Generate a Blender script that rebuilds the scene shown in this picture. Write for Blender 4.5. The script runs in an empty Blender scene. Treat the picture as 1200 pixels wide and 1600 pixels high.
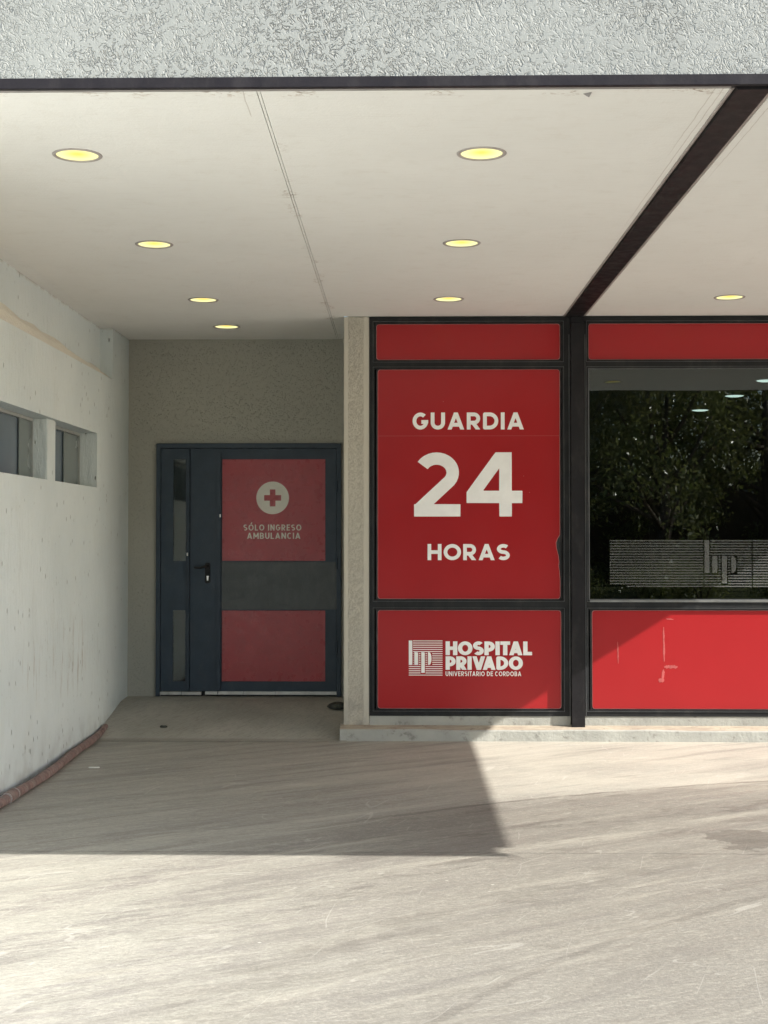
import bpy, bmesh, math, random
import numpy as np
from mathutils import Vector, Matrix
from mathutils.geometry import tessellate_polygon
random.seed(7)
S = bpy.context.scene
COL = S.collection
PI = math.pi
# ---------------------------------------------------------------- camera
cam = bpy.data.cameras.new('camera'); camo = bpy.data.objects.new('camera', cam); COL.objects.link(camo)
cam.sensor_fit = 'VERTICAL'; cam.sensor_width = 27; cam.sensor_height = 36
cam.lens = 36*2150/1600
cam.shift_x = 0.00893; cam.shift_y = -0.00674
cam.clip_start = .05; cam.clip_end = 500
camo.location = (0, 0, 1.5); camo.rotation_euler = (math.radians(91.3), 0, math.radians(1.1))
S.camera = camo
# ---------------------------------------------------------------- light
SUN = Vector((1.60, -.482, 1)).normalized()
sl = bpy.data.lights.new('sun', 'SUN'); sl.energy = 5.0; sl.angle = math.radians(.38); sl.color = (1, .96, .90)
so = bpy.data.objects.new('sun', sl); COL.objects.link(so); so.location = (8, -3, 8)
so.rotation_euler = SUN.to_track_quat('Z', 'Y').to_euler()
W = bpy.data.worlds.new('World'); S.world = W; W.use_nodes = True
wn = W.node_tree; sky = wn.nodes.new('ShaderNodeTexSky'); sky.sky_type = 'NISHITA'; sky.sun_disc = False
sky.sun_elevation = math.asin(SUN.z); sky.sun_rotation = math.atan2(SUN.x, SUN.y)
bg = wn.nodes['Background']; bg.inputs[1].default_value = .12
wn.links.new(sky.outputs[0], bg.inputs[0])
S.view_settings.view_transform = 'Standard'; S.view_settings.look = 'None'
S.view_settings.exposure = 1.03; S.view_settings.gamma = 1

# ---------------------------------------------------------------- measured planes (metres; x right, y away, z up)
HC = 3.14          # ceiling height
YF = 10.237        # storefront plane
YB = 11.409        # door wall plane
YC = 5.0           # canopy front
XW = -2.272        # left wall face
XR = -2.368        # face of the set-back strip above
XE = 5.55          # right end of the canopy

# ---------------------------------------------------------------- helpers
def tag(o, label=None, cat=None, group=None, kind=None):
    if label: o['label'] = label
    if cat: o['category'] = cat
    if group: o['group'] = group
    if kind: o['kind'] = kind
    return o
def empty(name, loc, label, cat, group=None):
    o = bpy.data.objects.new(name, None); COL.objects.link(o); o.location = loc; o.empty_display_size = .2
    return tag(o, label, cat, group)
class MB:
    def __init__(s): s.v = []; s.f = []; s.m = []; s.mi = 0; s.mats = []
    def mat(s, m):
        if m not in s.mats: s.mats.append(m)
        s.mi = s.mats.index(m); return s
    def face(s, pts):
        i = len(s.v); s.v += [tuple(p) for p in pts]; s.f.append(tuple(range(i, i+len(pts)))); s.m.append(s.mi)
    def quads(s, vs, fs):
        i = len(s.v); s.v += [tuple(p) for p in vs]
        for f in fs: s.f.append(tuple(i+k for k in f)); s.m.append(s.mi)
    def box(s, x0, x1, y0, y1, z0, z1):
        v = [(x, y, z) for z in (z0, z1) for y in (y0, y1) for x in (x0, x1)]
        s.quads(v, [(0, 2, 3, 1), (4, 5, 7, 6), (0, 1, 5, 4), (2, 6, 7, 3), (0, 4, 6, 2), (1, 3, 7, 5)]); return s
    def tube(s, pts, r, n=12, cap=True):
        pts = [Vector(p) for p in pts]; rings = []
        for i, p in enumerate(pts):
            d = (pts[min(i+1, len(pts)-1)]-pts[max(i-1, 0)]).normalized()
            u = d.cross(Vector((0, 0, 1)));
            if u.length < 1e-3: u = d.cross(Vector((1, 0, 0)))
            u.normalize(); w = d.cross(u)
            rr = r[i] if hasattr(r, '__len__') else r
            rings.append([p+(u*math.cos(2*PI*k/n)+w*math.sin(2*PI*k/n))*rr for k in range(n)])
        v = [q for g in rings for q in g]; f = []
        for i in range(len(pts)-1):
            for k in range(n): f.append((i*n+k, i*n+(k+1) % n, (i+1)*n+(k+1) % n, (i+1)*n+k))
        if cap: f += [tuple(range(n))[::-1], tuple((len(pts)-1)*n+k for k in range(n))]
        s.quads(v, f); return s
    def build(s, name, mat=None, parent=None, loc=None, bevel=0, smooth=False, seg=2):
        me = bpy.data.meshes.new(name); 
        off = Vector((0, 0, 0)) if parent is None else parent_world(parent)
        if loc is not None: off = off+Vector(loc)
        me.from_pydata([(x-off.x, y-off.y, z-off.z) for x, y, z in s.v], [], s.f)
        mats = s.mats or [mat]
        for m in mats: me.materials.append(m)
        if s.mats: me.polygons.foreach_set('material_index', s.m)
        bm = bmesh.new(); bm.from_mesh(me)
        bmesh.ops.remove_doubles(bm, verts=bm.verts, dist=1e-5)
        bmesh.ops.recalc_face_normals(bm, faces=bm.faces)
        if bevel:
            ed = [e for e in bm.edges if len(e.link_faces) == 2 and e.calc_face_angle(0) > .6]
            bmesh.ops.bevel(bm, geom=ed, offset=bevel, segments=seg, affect='EDGES', clamp_overlap=True)
        for fc in bm.faces: fc.smooth = smooth
        bm.to_mesh(me); bm.free()
        o = bpy.data.objects.new(name, me); COL.objects.link(o)
        if loc is not None: o.location = loc
        if parent: o.parent = parent
        return o
def parent_world(p):
    l = Vector(p.location)
    while p.parent: p = p.parent; l = l+Vector(p.location)
    return l
def sheet_holes(outer, holes):
    """triangles filling 2-D outline minus holes -> (verts2d, tris)"""
    loops = [[Vector((x, y, 0)) for x, y in outer]]+[[Vector((x, y, 0)) for x, y in h] for h in holes]
    tr = tessellate_polygon(loops); vv = [(p.x, p.y) for l in loops for p in l]
    return vv, tr
def circle(cx, cy, r, n=40): return [(cx+r*math.cos(2*PI*k/n), cy+r*math.sin(2*PI*k/n)) for k in range(n)]
def wall_panel(mb, outer, holes, to3, t):
    """slab with holes: to3(a, b, d) maps 2-D + depth; front at d=0, back at d=t"""
    vv, tr = sheet_holes(outer, holes)
    for d in (0, t): mb.quads([to3(a, b, d) for a, b in vv], [tuple(x) for x in tr])
    for lp in [outer]+holes:
        for i in range(len(lp)):
            a, b = lp[i], lp[(i+1) % len(lp)]
            mb.face([to3(*a, 0), to3(*b, 0), to3(*b, t), to3(*a, t)])
def rect(x0, x1, z0, z1): return [(x0, z0), (x1, z0), (x1, z1), (x0, z1)]
def rrect(x0, x1, z0, z1, r, n=5):
    p = []
    for cx, cz, a in ((x1-r, z0+r, -90), (x1-r, z1-r, 0), (x0+r, z1-r, 90), (x0+r, z0+r, 180)):
        for k in range(n+1):
            t = math.radians(a+90*k/n); p.append((cx+r*math.cos(t), cz+r*math.sin(t)))
    return p
def prism_y(mb, poly, y0, y1):
    """polygon in x,z extruded from y0 (front) to y1"""
    n = len(poly)
    vv, tr = sheet_holes(poly, [])
    mb.quads([(x, y0, z) for x, z in vv], [tuple(t) for t in tr])
    mb.quads([(x, y1, z) for x, z in vv], [tuple(t) for t in tr])
    for i in range(n):
        (a, b), (c, d) = poly[i], poly[(i+1) % n]
        mb.face([(a, y0, b), (c, y0, d), (c, y1, d), (a, y1, b)])
    return mb

# ---------------------------------------------------------------- node helper
class NT:
    def __init__(s, name):
        s.m = bpy.data.materials.new(name); s.m.use_nodes = True; s.t = s.m.node_tree; s.n = s.t.nodes
        s.p = s.n['Principled BSDF']; s.out = s.n['Material Output']
        s.obj = s.n.new('ShaderNodeNewGeometry').outputs['Position']
    def set(s, sock, v):
        if hasattr(v, 'links') or isinstance(v, bpy.types.NodeSocket): s.t.links.new(v, sock)
        elif isinstance(v, (tuple, list)) and len(v) == 3 and sock.type == 'RGBA': sock.default_value = (*v, 1)
        else: sock.default_value = v
    def math(s, op, a, b=0., c=None, clamp=False):
        n = s.n.new('ShaderNodeMath'); n.operation = op; n.use_clamp = clamp
        s.set(n.inputs[0], a); s.set(n.inputs[1], b)
        if c is not None: s.set(n.inputs[2], c)
        return n.outputs[0]
    def map(s, v, scale=(1, 1, 1), rot=(0, 0, 0), loc=(0, 0, 0)):
        # rotate first, then scale
        n = s.n.new('ShaderNodeMapping'); n.inputs['Rotation'].default_value = rot; s.set(n.inputs['Vector'], v)
        n2 = s.n.new('ShaderNodeMapping'); n2.inputs['Scale'].default_value = scale; n2.inputs['Location'].default_value = loc
        s.t.links.new(n.outputs[0], n2.inputs['Vector']); return n2.outputs[0]
    def noise(s, v, scale=5., detail=3., rough=.5, dist=0.):
        n = s.n.new('ShaderNodeTexNoise'); s.set(n.inputs['Vector'], v); n.inputs['Scale'].default_value = scale
        n.inputs['Detail'].default_value = detail; n.inputs['Roughness'].default_value = rough; n.inputs['Distortion'].default_value = dist
        return n.outputs[0]
    def voro(s, v, scale, feat='F1', rand=1.):
        n = s.n.new('ShaderNodeTexVoronoi'); s.set(n.inputs['Vector'], v); n.inputs['Scale'].default_value = scale; n.feature = feat
        n.inputs['Randomness'].default_value = rand; return n.outputs['Distance']
    def ramp(s, f, a, b, lo=0., hi=1., smooth=True):
        n = s.n.new('ShaderNodeMapRange'); n.interpolation_type = 'SMOOTHSTEP' if smooth else 'LINEAR'
        for i, v in zip(range(5), (f, a, b, lo, hi)): s.set(n.inputs[i], v)
        return n.outputs[0]
    def mix(s, f, a, b, mode='MIX'):
        n = s.n.new('ShaderNodeMix'); n.data_type = 'RGBA'; n.blend_type = mode
        s.set(n.inputs[0], f); s.set(n.inputs[6], a); s.set(n.inputs[7], b); return n.outputs[2]
    def xyz(s, v=None):
        n = s.n.new('ShaderNodeSeparateXYZ'); s.t.links.new(v or s.obj, n.inputs[0]); return n.outputs
    def bump(s, h, dist=.01, strength=1., normal=None):
        n = s.n.new('ShaderNodeBump'); s.set(n.inputs['Height'], h); n.inputs['Distance'].default_value = dist; n.inputs['Strength'].default_value = strength
        if normal: s.t.links.new(normal, n.inputs['Normal'])
        return n.outputs[0]
    def band(s, f, c, w, soft=.5):
        """1 where |f-c| < w"""
        d = s.math('ABSOLUTE', s.math('SUBTRACT', f, c)); return s.ramp(d, w, w*(1+soft), 1., 0.)
    def fin(s, col, rough=.6, normal=None, spec=None, metal=0.):
        s.set(s.p.inputs['Base Color'], col); s.set(s.p.inputs['Roughness'], rough)
        if normal: s.t.links.new(normal, s.p.inputs['Normal'])
        if spec is not None: s.set(s.p.inputs['Specular IOR Level'], spec)
        s.p.inputs['Metallic'].default_value = metal
        return s.m

def worms(N, v, scale, width=.035, dist=1.2, mask=.5):
    """short curly trowel grooves: broken contour lines of noise"""
    a = N.noise(v, scale, 1.5, .5, dist)
    l = N.ramp(N.math('ABSOLUTE', N.math('SUBTRACT', a, .5)), 0., width, 1., 0.)
    k = N.noise(N.map(v, (1, 1, 1), (0, 0, 0), (7.3, 2.1, 4.4)), scale*1.3, 2.)
    return N.math('MULTIPLY', l, N.ramp(k, mask-.03, mask+.06))

# ---------------------------------------------------------------- materials
def m_stucco(name, base, dark, sc=1., bumpd=.006, pale=None):
    N = NT(name); v = N.obj
    w1 = worms(N, N.map(v, (1, 1, .55), (0, .45, 0)), 34*sc, .075, 1.6, .47)
    w2 = worms(N, N.map(v, (.6, 1, 1), (0, .5, 0), (3, 1, 2)), 48*sc, .075, 1.4, .49)
    dens = N.ramp(N.noise(N.map(v, (1, 1, 1), (0, 0, 0), (3, 3, 3)), 2.6, 3, .6), .32, .62, .35, 1.)
    g = N.math('MULTIPLY', N.math('MAXIMUM', w1, N.math('MULTIPLY', w2, .8)), dens)
    fine = N.noise(v, 160*sc, 3, .6)
    big = N.noise(v, 1.3, 3, .55)
    h = N.math('ADD', N.math('MULTIPLY', g, -1.), N.math('ADD', N.math('MULTIPLY', fine, .2), N.math('MULTIPLY', N.noise(v, 60*sc, 3, .6, .6), .22)))
    c = N.mix(N.ramp(big, .35, .7), base, tuple(x*.9 for x in base))
    c = N.mix(N.math('MULTIPLY', N.math('POWER', g, 2.), .7), c, dark)
    c = N.mix(N.ramp(N.noise(v, 260, 2), .62, .75, 0, .35), c, dark)
    return N.fin(c, .9, N.bump(h, bumpd), .2)
M = {}
M['fascia'] = m_stucco('fascia_stucco', (.385, .395, .368), (.21, .21, .20), 1., .0060)
def m_pier():
    N = NT('pier_stucco'); v = N.obj; X = N.xyz()[0]
    edge = N.ramp(N.math('ABSOLUTE', N.math('SUBTRACT', X, -.338)), .055, .062, 1., 0.)
    w1 = worms(N, N.map(v, (1, 1, .6), (0, -.3, 0)), 72, .07, 1.5, .49)
    w2 = worms(N, N.map(v, (1, 1, .8), (0, .9, 0), (5, 1, 2)), 95, .07, 1.2, .49)
    g = N.math('MULTIPLY', N.math('MAXIMUM', w1, w2), edge)
    h = N.math('ADD', N.math('MULTIPLY', g, -1.), N.math('MULTIPLY', N.noise(v, 140, 3), .4))
    c = N.mix(N.noise(v, 2, 3), (.60, .56, .475), (.53, .50, .42))
    c = N.mix(N.math('MULTIPLY', g, .38), c, (.34, .31, .26))
    Z = N.xyz()[2]
    c = N.mix(N.math('MULTIPLY', N.ramp(Z, .1, .5, 1., 0.), N.ramp(N.noise(v, 9, 4), .4, .7)), c, (.38, .355, .31))
    return N.fin(c, .9, N.bump(h, .0026), .2)
M['pier'] = m_pier()
def m_back():
    N = NT('back_wall_stucco'); v = N.obj
    w = worms(N, v, 60, .05, 1.2, .55)
    big = N.noise(v, 1.1, 4, .6)
    c = N.mix(N.ramp(big, .3, .7), (.44, .43, .37), (.39, .385, .335))
    c = N.mix(N.ramp(N.noise(v, 90, 2), .66, .8, 0, .4), c, (.24, .23, .19))
    h = N.math('ADD', N.math('MULTIPLY', w, -.6), N.math('MULTIPLY', N.noise(v, 110, 3), .5))
    return N.fin(c, .9, N.bump(h, .004), .2)
M['back'] = m_back()
def m_plaster():
    N = NT('whitewashed_plaster'); v = N.obj; X, Y, Z = N.xyz()
    big = N.noise(v, .9, 4, .6); mid = N.noise(N.map(v, (1, 1, .45)), 3.2, 5, .65)
    c = N.mix(N.ramp(big, .3, .7), (.69, .745, .735), (.62, .68, .675))
    c = N.mix(N.ramp(mid, .5, .78, 0, .35), c, (.58, .61, .57))
    # dark pits, taller than wide
    pit = N.ramp(N.voro(N.map(v, (1, 1, .45)), 15), .07, .13, 1., 0.)
    pit = N.math('MULTIPLY', pit, N.ramp(N.noise(v, 2.2, 2), .38, .48))
    sp = N.math('MULTIPLY', N.ramp(N.voro(N.map(v, (1, 1, .3)), 30), .06, .11, 1., 0.), N.ramp(N.noise(v, 3, 2), .5, .6))
    pit = N.math('MAXIMUM', pit, sp)
    c = N.mix(N.math('MULTIPLY', pit, .75), c, (.26, .26, .24))
    # brown scuff streaks at hand and bumper height
    sc = N.ramp(N.noise(N.map(v, (1, 5, .8)), 3.0, 5, .7), .52, .72)
    zone = N.math('MULTIPLY', N.math('MULTIPLY', N.ramp(Z, .35, .6), N.ramp(Z, 1.0, .75)), N.math('MULTIPLY', N.ramp(Y, 8.0, 8.5), N.ramp(Y, 10.6, 9.6)))
    c = N.mix(N.math('MULTIPLY', N.math('MULTIPLY', sc, zone), .9), c, (.36, .31, .25))
    # damp grime at the foot and thin broken dark line at top
    ft = N.math('MULTIPLY', N.ramp(Z, .02, .28, 1., 0.), N.ramp(N.noise(v, 6, 4), .35, .7))
    c = N.mix(N.math('MULTIPLY', ft, .5), c, (.33, .33, .31))
    tp = N.math('MULTIPLY', N.ramp(Z, 3.115, 3.14), N.ramp(N.noise(v, 11, 4), .35, .6))
    c = N.mix(N.math('MULTIPLY', tp, .55), c, (.42, .38, .33))
    tv = N.noise(N.map(v, (1, 1, .25)), 26, 5, .7)
    c = N.mix(N.ramp(tv, .55, .75, 0, .22), c, (.50, .52, .50))
    h = N.math('ADD', N.math('MULTIPLY', pit, -1.4), N.math('ADD', N.math('MULTIPLY', tv, 1.6), N.math('MULTIPLY', N.noise(v, 120, 2), .15)))
    return N.fin(c, .85, N.bump(h, .008), .25)
M['plaster'] = m_plaster()
def m_mortar():
    N = NT('old_mortar'); v = N.obj
    c = N.mix(N.noise(v, 7, 5, .65), (.80, .77, .68), (.70, .68, .60))
    c = N.mix(N.ramp(N.noise(v, 40, 3), .6, .72, 0, .4), c, (.45, .40, .35))
    return N.fin(c, .9, N.bump(N.noise(v, 22, 5, .7), .014), .2)
M['mortar'] = m_mortar()
def m_ceiling():
    N = NT('painted_plasterboard'); v = N.obj; X, Y, Z = N.xyz()
    c = N.mix(N.ramp(N.noise(v, .8, 4, .6), .3, .7), (.88, .87, .83), (.84, .83, .79))
    c = N.mix(N.ramp(N.noise(v, 9, 4, .7), .5, .8, 0, .25), c, (.70, .66, .59))
    st = N.noise(N.map(v, (.4, 6, 1)), 14, 3)
    c = N.mix(N.ramp(st, .5, .75, 0, .12), c, (.62, .57, .50))
    # hairline cracks and brown marks hugging panel edges
    ln = N.band(N.noise(N.map(v, (.5, 3, 1)), 2.6, 2, .5, .4), .5, .004, .8)
    near = N.math('MAXIMUM', N.ramp(Y, 5.05, 5.13, 1., 0.), N.ramp(N.math('ABSOLUTE', N.math('ADD', X, .527)), .02, .06, 1., 0.))
    near = N.math('MULTIPLY', near, N.ramp(N.noise(v, 5, 3), .5, .6))
    c = N.mix(N.math('MULTIPLY', N.math('MULTIPLY', near, N.ramp(N.noise(N.map(v, (3, 3, 1)), 16, 4, .7), .5, .62)), .5), c, (.40, .30, .22))
    c = N.mix(N.math('MULTIPLY', N.math('MULTIPLY', ln, near), .8), c, (.30, .22, .17))
    wv = N.math('MULTIPLY', N.math('SUBTRACT', N.noise(v, 6, 3), .5), .012)
    for xc_, y_a, y_b in ((1.150, 6.1, 5.5), (1.180, 7.6, 6.4), (1.405, 6.6, 5.7), (-.585, 5.35, 5.30)):
        cl_ = N.math('MULTIPLY', N.band(N.math('ADD', X, wv), xc_, .0016, .8), N.ramp(Y, y_a, y_b))
        c = N.mix(N.math('MULTIPLY', cl_, .38), c, (.36, .29, .23))
    h = N.math('ADD', N.noise(v, 60, 3, .6), N.math('MULTIPLY', N.noise(v, 3, 2), 2.))
    return N.fin(c, .8, N.bump(h, .0016), .3)
M['ceiling'] = m_ceiling()
def m_simple(name, col, rough=.5, metal=0., spec=.5, var=.12, sc=8, bump=.0006, dust=0.):
    N = NT(name); v = N.obj
    c = N.mix(N.ramp(N.noise(v, sc, 4, .6), .3, .7), tuple(x*(1-var) for x in col), tuple(min(1, x*(1+var)) for x in col))
    if dust: c = N.mix(N.math('MULTIPLY', N.ramp(N.noise(N.map(v, (1, 1, .4)), 14, 5, .7), .45, .75), dust), c, (.30, .28, .25))
    r = N.ramp(N.noise(v, sc*2.3, 3), .3, .7, rough*.85, min(1, rough*1.15))
    return N.fin(c, r, N.bump(N.noise(v, 90, 2), bump), spec, metal)
M['black'] = m_simple('black_frame_paint', (.015, .016, .017), .5, spec=.25, dust=.05)
M['blacklip'] = m_simple('grey_frame_lip', (.10, .105, .11), .35, dust=.35)  # lighter grey than the frame, with dust
M['steel'] = m_simple('black_steel_paint', (.012, .011, .0125), .5, spec=.25, dust=.05)
M['edge'] = m_simple('canopy_edge_steel', (.022, .019, .022), .55, spec=.25, dust=.05)
M['trim'] = m_simple('grey_plastic_trim', (.42, .38, .36), .5)
M['winframe'] = m_simple('grey_window_frame', (.34, .36, .35), .5, dust=.3)
M['gap'] = m_simple('shadow_gap', (.28, .26, .25), .8)
M['door'] = m_simple('dark_blue_grey_door_paint', (.042, .062, .086), .45, spec=.3, dust=.05, var=.08)
M['doordark'] = m_simple('door_green_black_panel', (.042, .052, .052), .35, dust=.08, var=.08)
M['rubber'] = m_simple('black_rubber', (.012, .012, .013), .6, dust=.15)
M['alu'] = m_simple('brushed_aluminium', (.55, .55, .53), .35, .8, dust=.25)
M['silver'] = m_simple('silver_lock', (.75, .75, .74), .3, .6)
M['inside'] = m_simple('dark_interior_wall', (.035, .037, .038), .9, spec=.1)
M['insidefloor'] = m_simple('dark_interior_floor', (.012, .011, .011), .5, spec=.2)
M['pvc'] = m_simple('reddish_brown_pipe', (.21, .135, .12), .7, dust=.6, var=.25, sc=20, bump=.002)
M['white'] = m_simple('white_vinyl', (.93, .92, .89), .45, var=.04)
M['whitedoor'] = m_simple('cream_vinyl', (.80, .78, .69), .45, var=.04)
M['litter'] = m_simple('white_plastic_litter', (.85, .84, .80), .5)
M['scrap'] = m_simple('dark_rag', (.055, .06, .05), .85, var=.5, sc=25, bump=.006)
M['upper'] = m_simple('upper_wall_render', (.40, .39, .36), .9, bump=.003)
M['roof'] = m_simple('roof_felt', (.12, .12, .12), .9)
def m_red(name, col, dark=None):
    N = NT(name); v = N.obj; X, Y, Z = N.xyz()
    c = N.mix(N.ramp(N.noise(v, 1.4, 3), .3, .7), col, tuple(x*.93 for x in col))
    # pale dust blotches, tiny white chips
    c = N.mix(N.ramp(N.noise(v, 5, 5, .7), .58, .85, 0, .02), c, (.42, .16, .15))
    ch = N.math('MULTIPLY', N.ramp(N.voro(v, 9), .012, .022, 1., 0.), N.ramp(N.noise(v, 1.7, 1), .5, .56))
    c = N.mix(N.math('MULTIPLY', ch, .6), c, (.7, .6, .55))
    seam = N.band(Z, 2.248, .0012, .7)
    c = N.mix(N.math('MULTIPLY', seam, .22), c, (.6, .3, .28))
    r = N.ramp(N.noise(v, 6, 4, .6), .3, .7, .20, .24)
    return N.fin(c, r, N.bump(N.noise(v, 3.5, 2), .0016), .40)
M['red'] = m_red('red_vinyl_film', (.37, .017, .020))
M['redline'] = m_simple('pale_film_cut_edge', (.52, .20, .19), .5)
M['reddoor'] = m_simple('red_door_film', (.38, .042, .050), .30, var=.05)
M['reddoorlow'] = M['reddoor']
M['residue'] = m_simple('tape_residue', (.46, .085, .08), .7, var=.2, sc=40)
def m_concrete():
    N = NT('polished_concrete_yard'); v = N.obj; X, Y, Z = N.xyz()
    big = N.noise(v, .45, 5, .6)
    c = N.mix(N.ramp(big, .3, .7), (.40, .385, .335), (.345, .33, .285))
    # traffic streaks along the turning direction
    s1 = N.noise(N.map(v, (.55, 5.5, 1), (0, 0, -.62)), 1.5, 7, .68, .5)
    s2 = N.noise(N.map(v, (.9, 11, 1), (0, 0, -.45), (3, 4, 0)), 2.4, 6, .7, .3)
    s3 = N.noise(N.map(v, (1.2, 9, 1), (0, 0, .12), (9, 2, 0)), 1.8, 6, .7, .4)
    c = N.mix(N.ramp(s1, .46, .70, 0, .62), c, (.25, .228, .20))
    c = N.mix(N.ramp(s2, .50, .72, 0, .50), c, (.27, .245, .22))
    c = N.mix(N.ramp(s2, .46, .30, 0, .45), c, (.55, .51, .43))
    c = N.mix(N.math('MULTIPLY', N.ramp(s3, .5, .72, 0, .5), N.ramp(Y, 6., 7.4)), c, (.24, .22, .205))
    # mid blotches
    c = N.mix(N.ramp(N.noise(v, 3.1, 6, .7), .5, .72, 0, .3), c, (.29, .27, .245))
    c = N.mix(N.ramp(N.noise(v, 4.6, 5, .7), .5, .32, 0, .22), c, (.52, .48, .41))
    def circ(cx, cy): 
        dx = N.math('SUBTRACT', X, cx); dy = N.math('SUBTRACT', Y, cy)
        wob = N.math('MULTIPLY', N.math('SUBTRACT', N.noise(v, 1.6, 4, .6), .5), .10)
        return N.math('ADD', N.math('SQRT', N.math('ADD', N.math('MULTIPLY', dx, dx), N.math('MULTIPLY', dy, dy))), wob)
    brk = N.ramp(N.noise(N.map(v, (1, 4, 1), (0, 0, -.5)), 4., 5, .75), .40, .62)
    # turning tyre marks (big arcs)
    rA = circ(4.43, 1.04)      # arc through (-.09,7.38) (.64,7.9) (2.27,8.5)
    RA = 7.78
    wideA = N.math('MULTIPLY', N.ramp(rA, RA, RA-.05), N.ramp(rA, RA-1.5, RA-.3))
    c = N.mix(N.math('MULTIPLY', wideA, N.ramp(X, -1.6, .6, .1, .58)), c, (.215, .20, .18))
    c = N.mix(N.math('MULTIPLY', N.math('MULTIPLY', N.band(rA, RA, .018, 1.4), brk), N.ramp(X, -1., .4, 0., .5)), c, (.13, .115, .11))
    c = N.mix(N.math('MULTIPLY', N.math('MULTIPLY', N.band(rA, RA-.28, .06, 1.5), brk), .6), c, (.17, .15, .145))
    c = N.mix(N.math('MULTIPLY', N.math('MULTIPLY', N.band(rA, RA-.75, .10, 1.2), brk), .6), c, (.16, .145, .14))
    c = N.mix(N.math('MULTIPLY', N.math('MULTIPLY', N.band(rA, RA+.55, .10, 1.2), brk), .35), c, (.22, .20, .19))
    rB = circ(5.2, .95)        # lower right mark
    c = N.mix(N.math('MULTIPLY', N.math('MULTIPLY', N.band(rB, 6.10, .022, 1.4), N.ramp(brk, 0, 1, .35, 1)), .35), c, (.20, .18, .17))
    c = N.mix(N.math('MULTIPLY', N.math('MULTIPLY', N.band(rB, 6.42, .12, .8), brk), .5), c, (.23, .21, .20))
    c = N.mix(N.math('MULTIPLY', N.math('MULTIPLY', N.band(rB, 7.15, .16, .8), brk), .55), c, (.22, .20, .195))
    # expansion joints
    wj = N.math('MULTIPLY', N.math('SUBTRACT', N.noise(v, 9, 3), .5), .02)
    jt = N.band(N.math('ADD', Y, wj), 6.565, .004, 1.)
    jt = N.math('MULTIPLY', jt, N.ramp(N.noise(v, 5, 3), .30, .5))
    jt2 = N.band(N.math('ADD', Y, wj), 9.32, .003, 1.)
    jj = N.math('MAXIMUM', jt, N.math('MULTIPLY', jt2, .4))
    c = N.mix(N.math('MULTIPLY', jj, .65), c, (.12, .11, .10))
    # darker worn apron in the middle and to the right
    ap = N.math('MULTIPLY', N.ramp(N.math('ADD', X, N.math('MULTIPLY', N.math('SUBTRACT', N.noise(v, .8, 4, .6), .5), 2.2)), -1.3, .6), N.ramp(Y, 8.3, 7.3))
    c = N.mix(N.math('MULTIPLY', ap, .80), c, (.262, .248, .215))
    rg = N.noise(N.map(v, (2., 7, 1), (0, 0, -.45)), 6., 6, .78)
    c = N.mix(N.ramp(rg, .49, .66, 0, .42), c, (.20, .185, .16))
    c = N.mix(N.ramp(rg, .48, .34, 0, .36), c, (.56, .53, .45))
    gr = N.noise(N.map(v, (1, 1.6, 1)), 38, 5, .85)
    c = N.mix(N.ramp(gr, .5, .68, 0, .45), c, (.22, .205, .18))
    c = N.mix(N.ramp(gr, .5, .34, 0, .40), c, (.60, .57, .49))
    lt = N.math('MULTIPLY', N.ramp(Y, 7.7, 8.6), N.ramp(N.noise(v, 1.2, 3), .3, .6, .3, 1.))
    c = N.mix(N.math('MULTIPLY', lt, N.ramp(X, -1., .6, .08, .42)), c, (.62, .58, .48))
    bs = N.noise(N.map(v, (.35, 3.2, 1), (0, 0, -.58), (1, 7, 0)), 1.7, 5, .62, .4)
    c = N.mix(N.ramp(bs, .50, .68, 0, .55), c, (.21, .195, .175))
    c = N.mix(N.ramp(bs, .46, .30, 0, .40), c, (.55, .52, .44))
    cr = N.math('MULTIPLY', N.ramp(Y, 10.02, 10.09), N.ramp(X, -.43, -.47))
    c = N.mix(N.math('MULTIPLY', cr, .5), c, (.16, .145, .12))
    # thin pale scratches, mostly straight
    def scratch(rot, sc, off, wd):
        f = N.noise(N.map(v, (.28, 1.7, 1), (0, 0, rot), off), sc, 1.5, .4, .1)
        brk2 = N.ramp(N.noise(N.map(v, (1, 1, 1), (0, 0, 0), off), 2.6, 3), .53, .58)
        return N.math('MULTIPLY', N.band(f, .5, wd, 1.), brk2)
    sc_ = N.math('MAXIMUM', scratch(-.7, 2.6, (1, 5, 0), .0022), N.math('MAXIMUM', scratch(-1.25, 1.9, (6, 2, 0), .0016), scratch(-.25, 3.3, (3, 8, 0), .0024)))
    c = N.mix(N.math('MULTIPLY', sc_, .26), c, (.66, .64, .58))
    # white chips and dark specks
    wc = N.math('MULTIPLY', N.ramp(N.voro(N.map(v, (.55, 1, 1)), 9), .03, .05, 1., 0.), N.ramp(N.noise(v, 1.3, 2), .55, .62))
    c = N.mix(N.math('MULTIPLY', wc, .7), c, (.8, .78, .7))
    dc = N.math('MULTIPLY', N.ramp(N.voro(N.map(v, (.5, 1, 1), (0, 0, .2), (5, 5, 0)), 3.3), .02, .035, 1., 0.), .7)
    c = N.mix(dc, c, (.15, .14, .13))
    # dried wet patch near the right joint
    px = N.math('SUBTRACT', X, 1.95); py = N.math('MULTIPLY', N.math('SUBTRACT', Y, 6.88), 2.1)
    pd = N.math('SQRT', N.math('ADD', N.math('MULTIPLY', px, px), N.math('MULTIPLY', py, py)))
    pd = N.math('ADD', pd, N.math('MULTIPLY', N.math('SUBTRACT', N.noise(v, 3.2, 4, .6), .5), 1.5))
    c = N.mix(N.ramp(pd, .40, .43, .55, 0), c, (.17, .158, .14))
    # grain
    c = N.mix(N.ramp(N.noise(v, 55, 4, .8), .45, .75, 0, .22), c, (.22, .20, .18))
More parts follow.
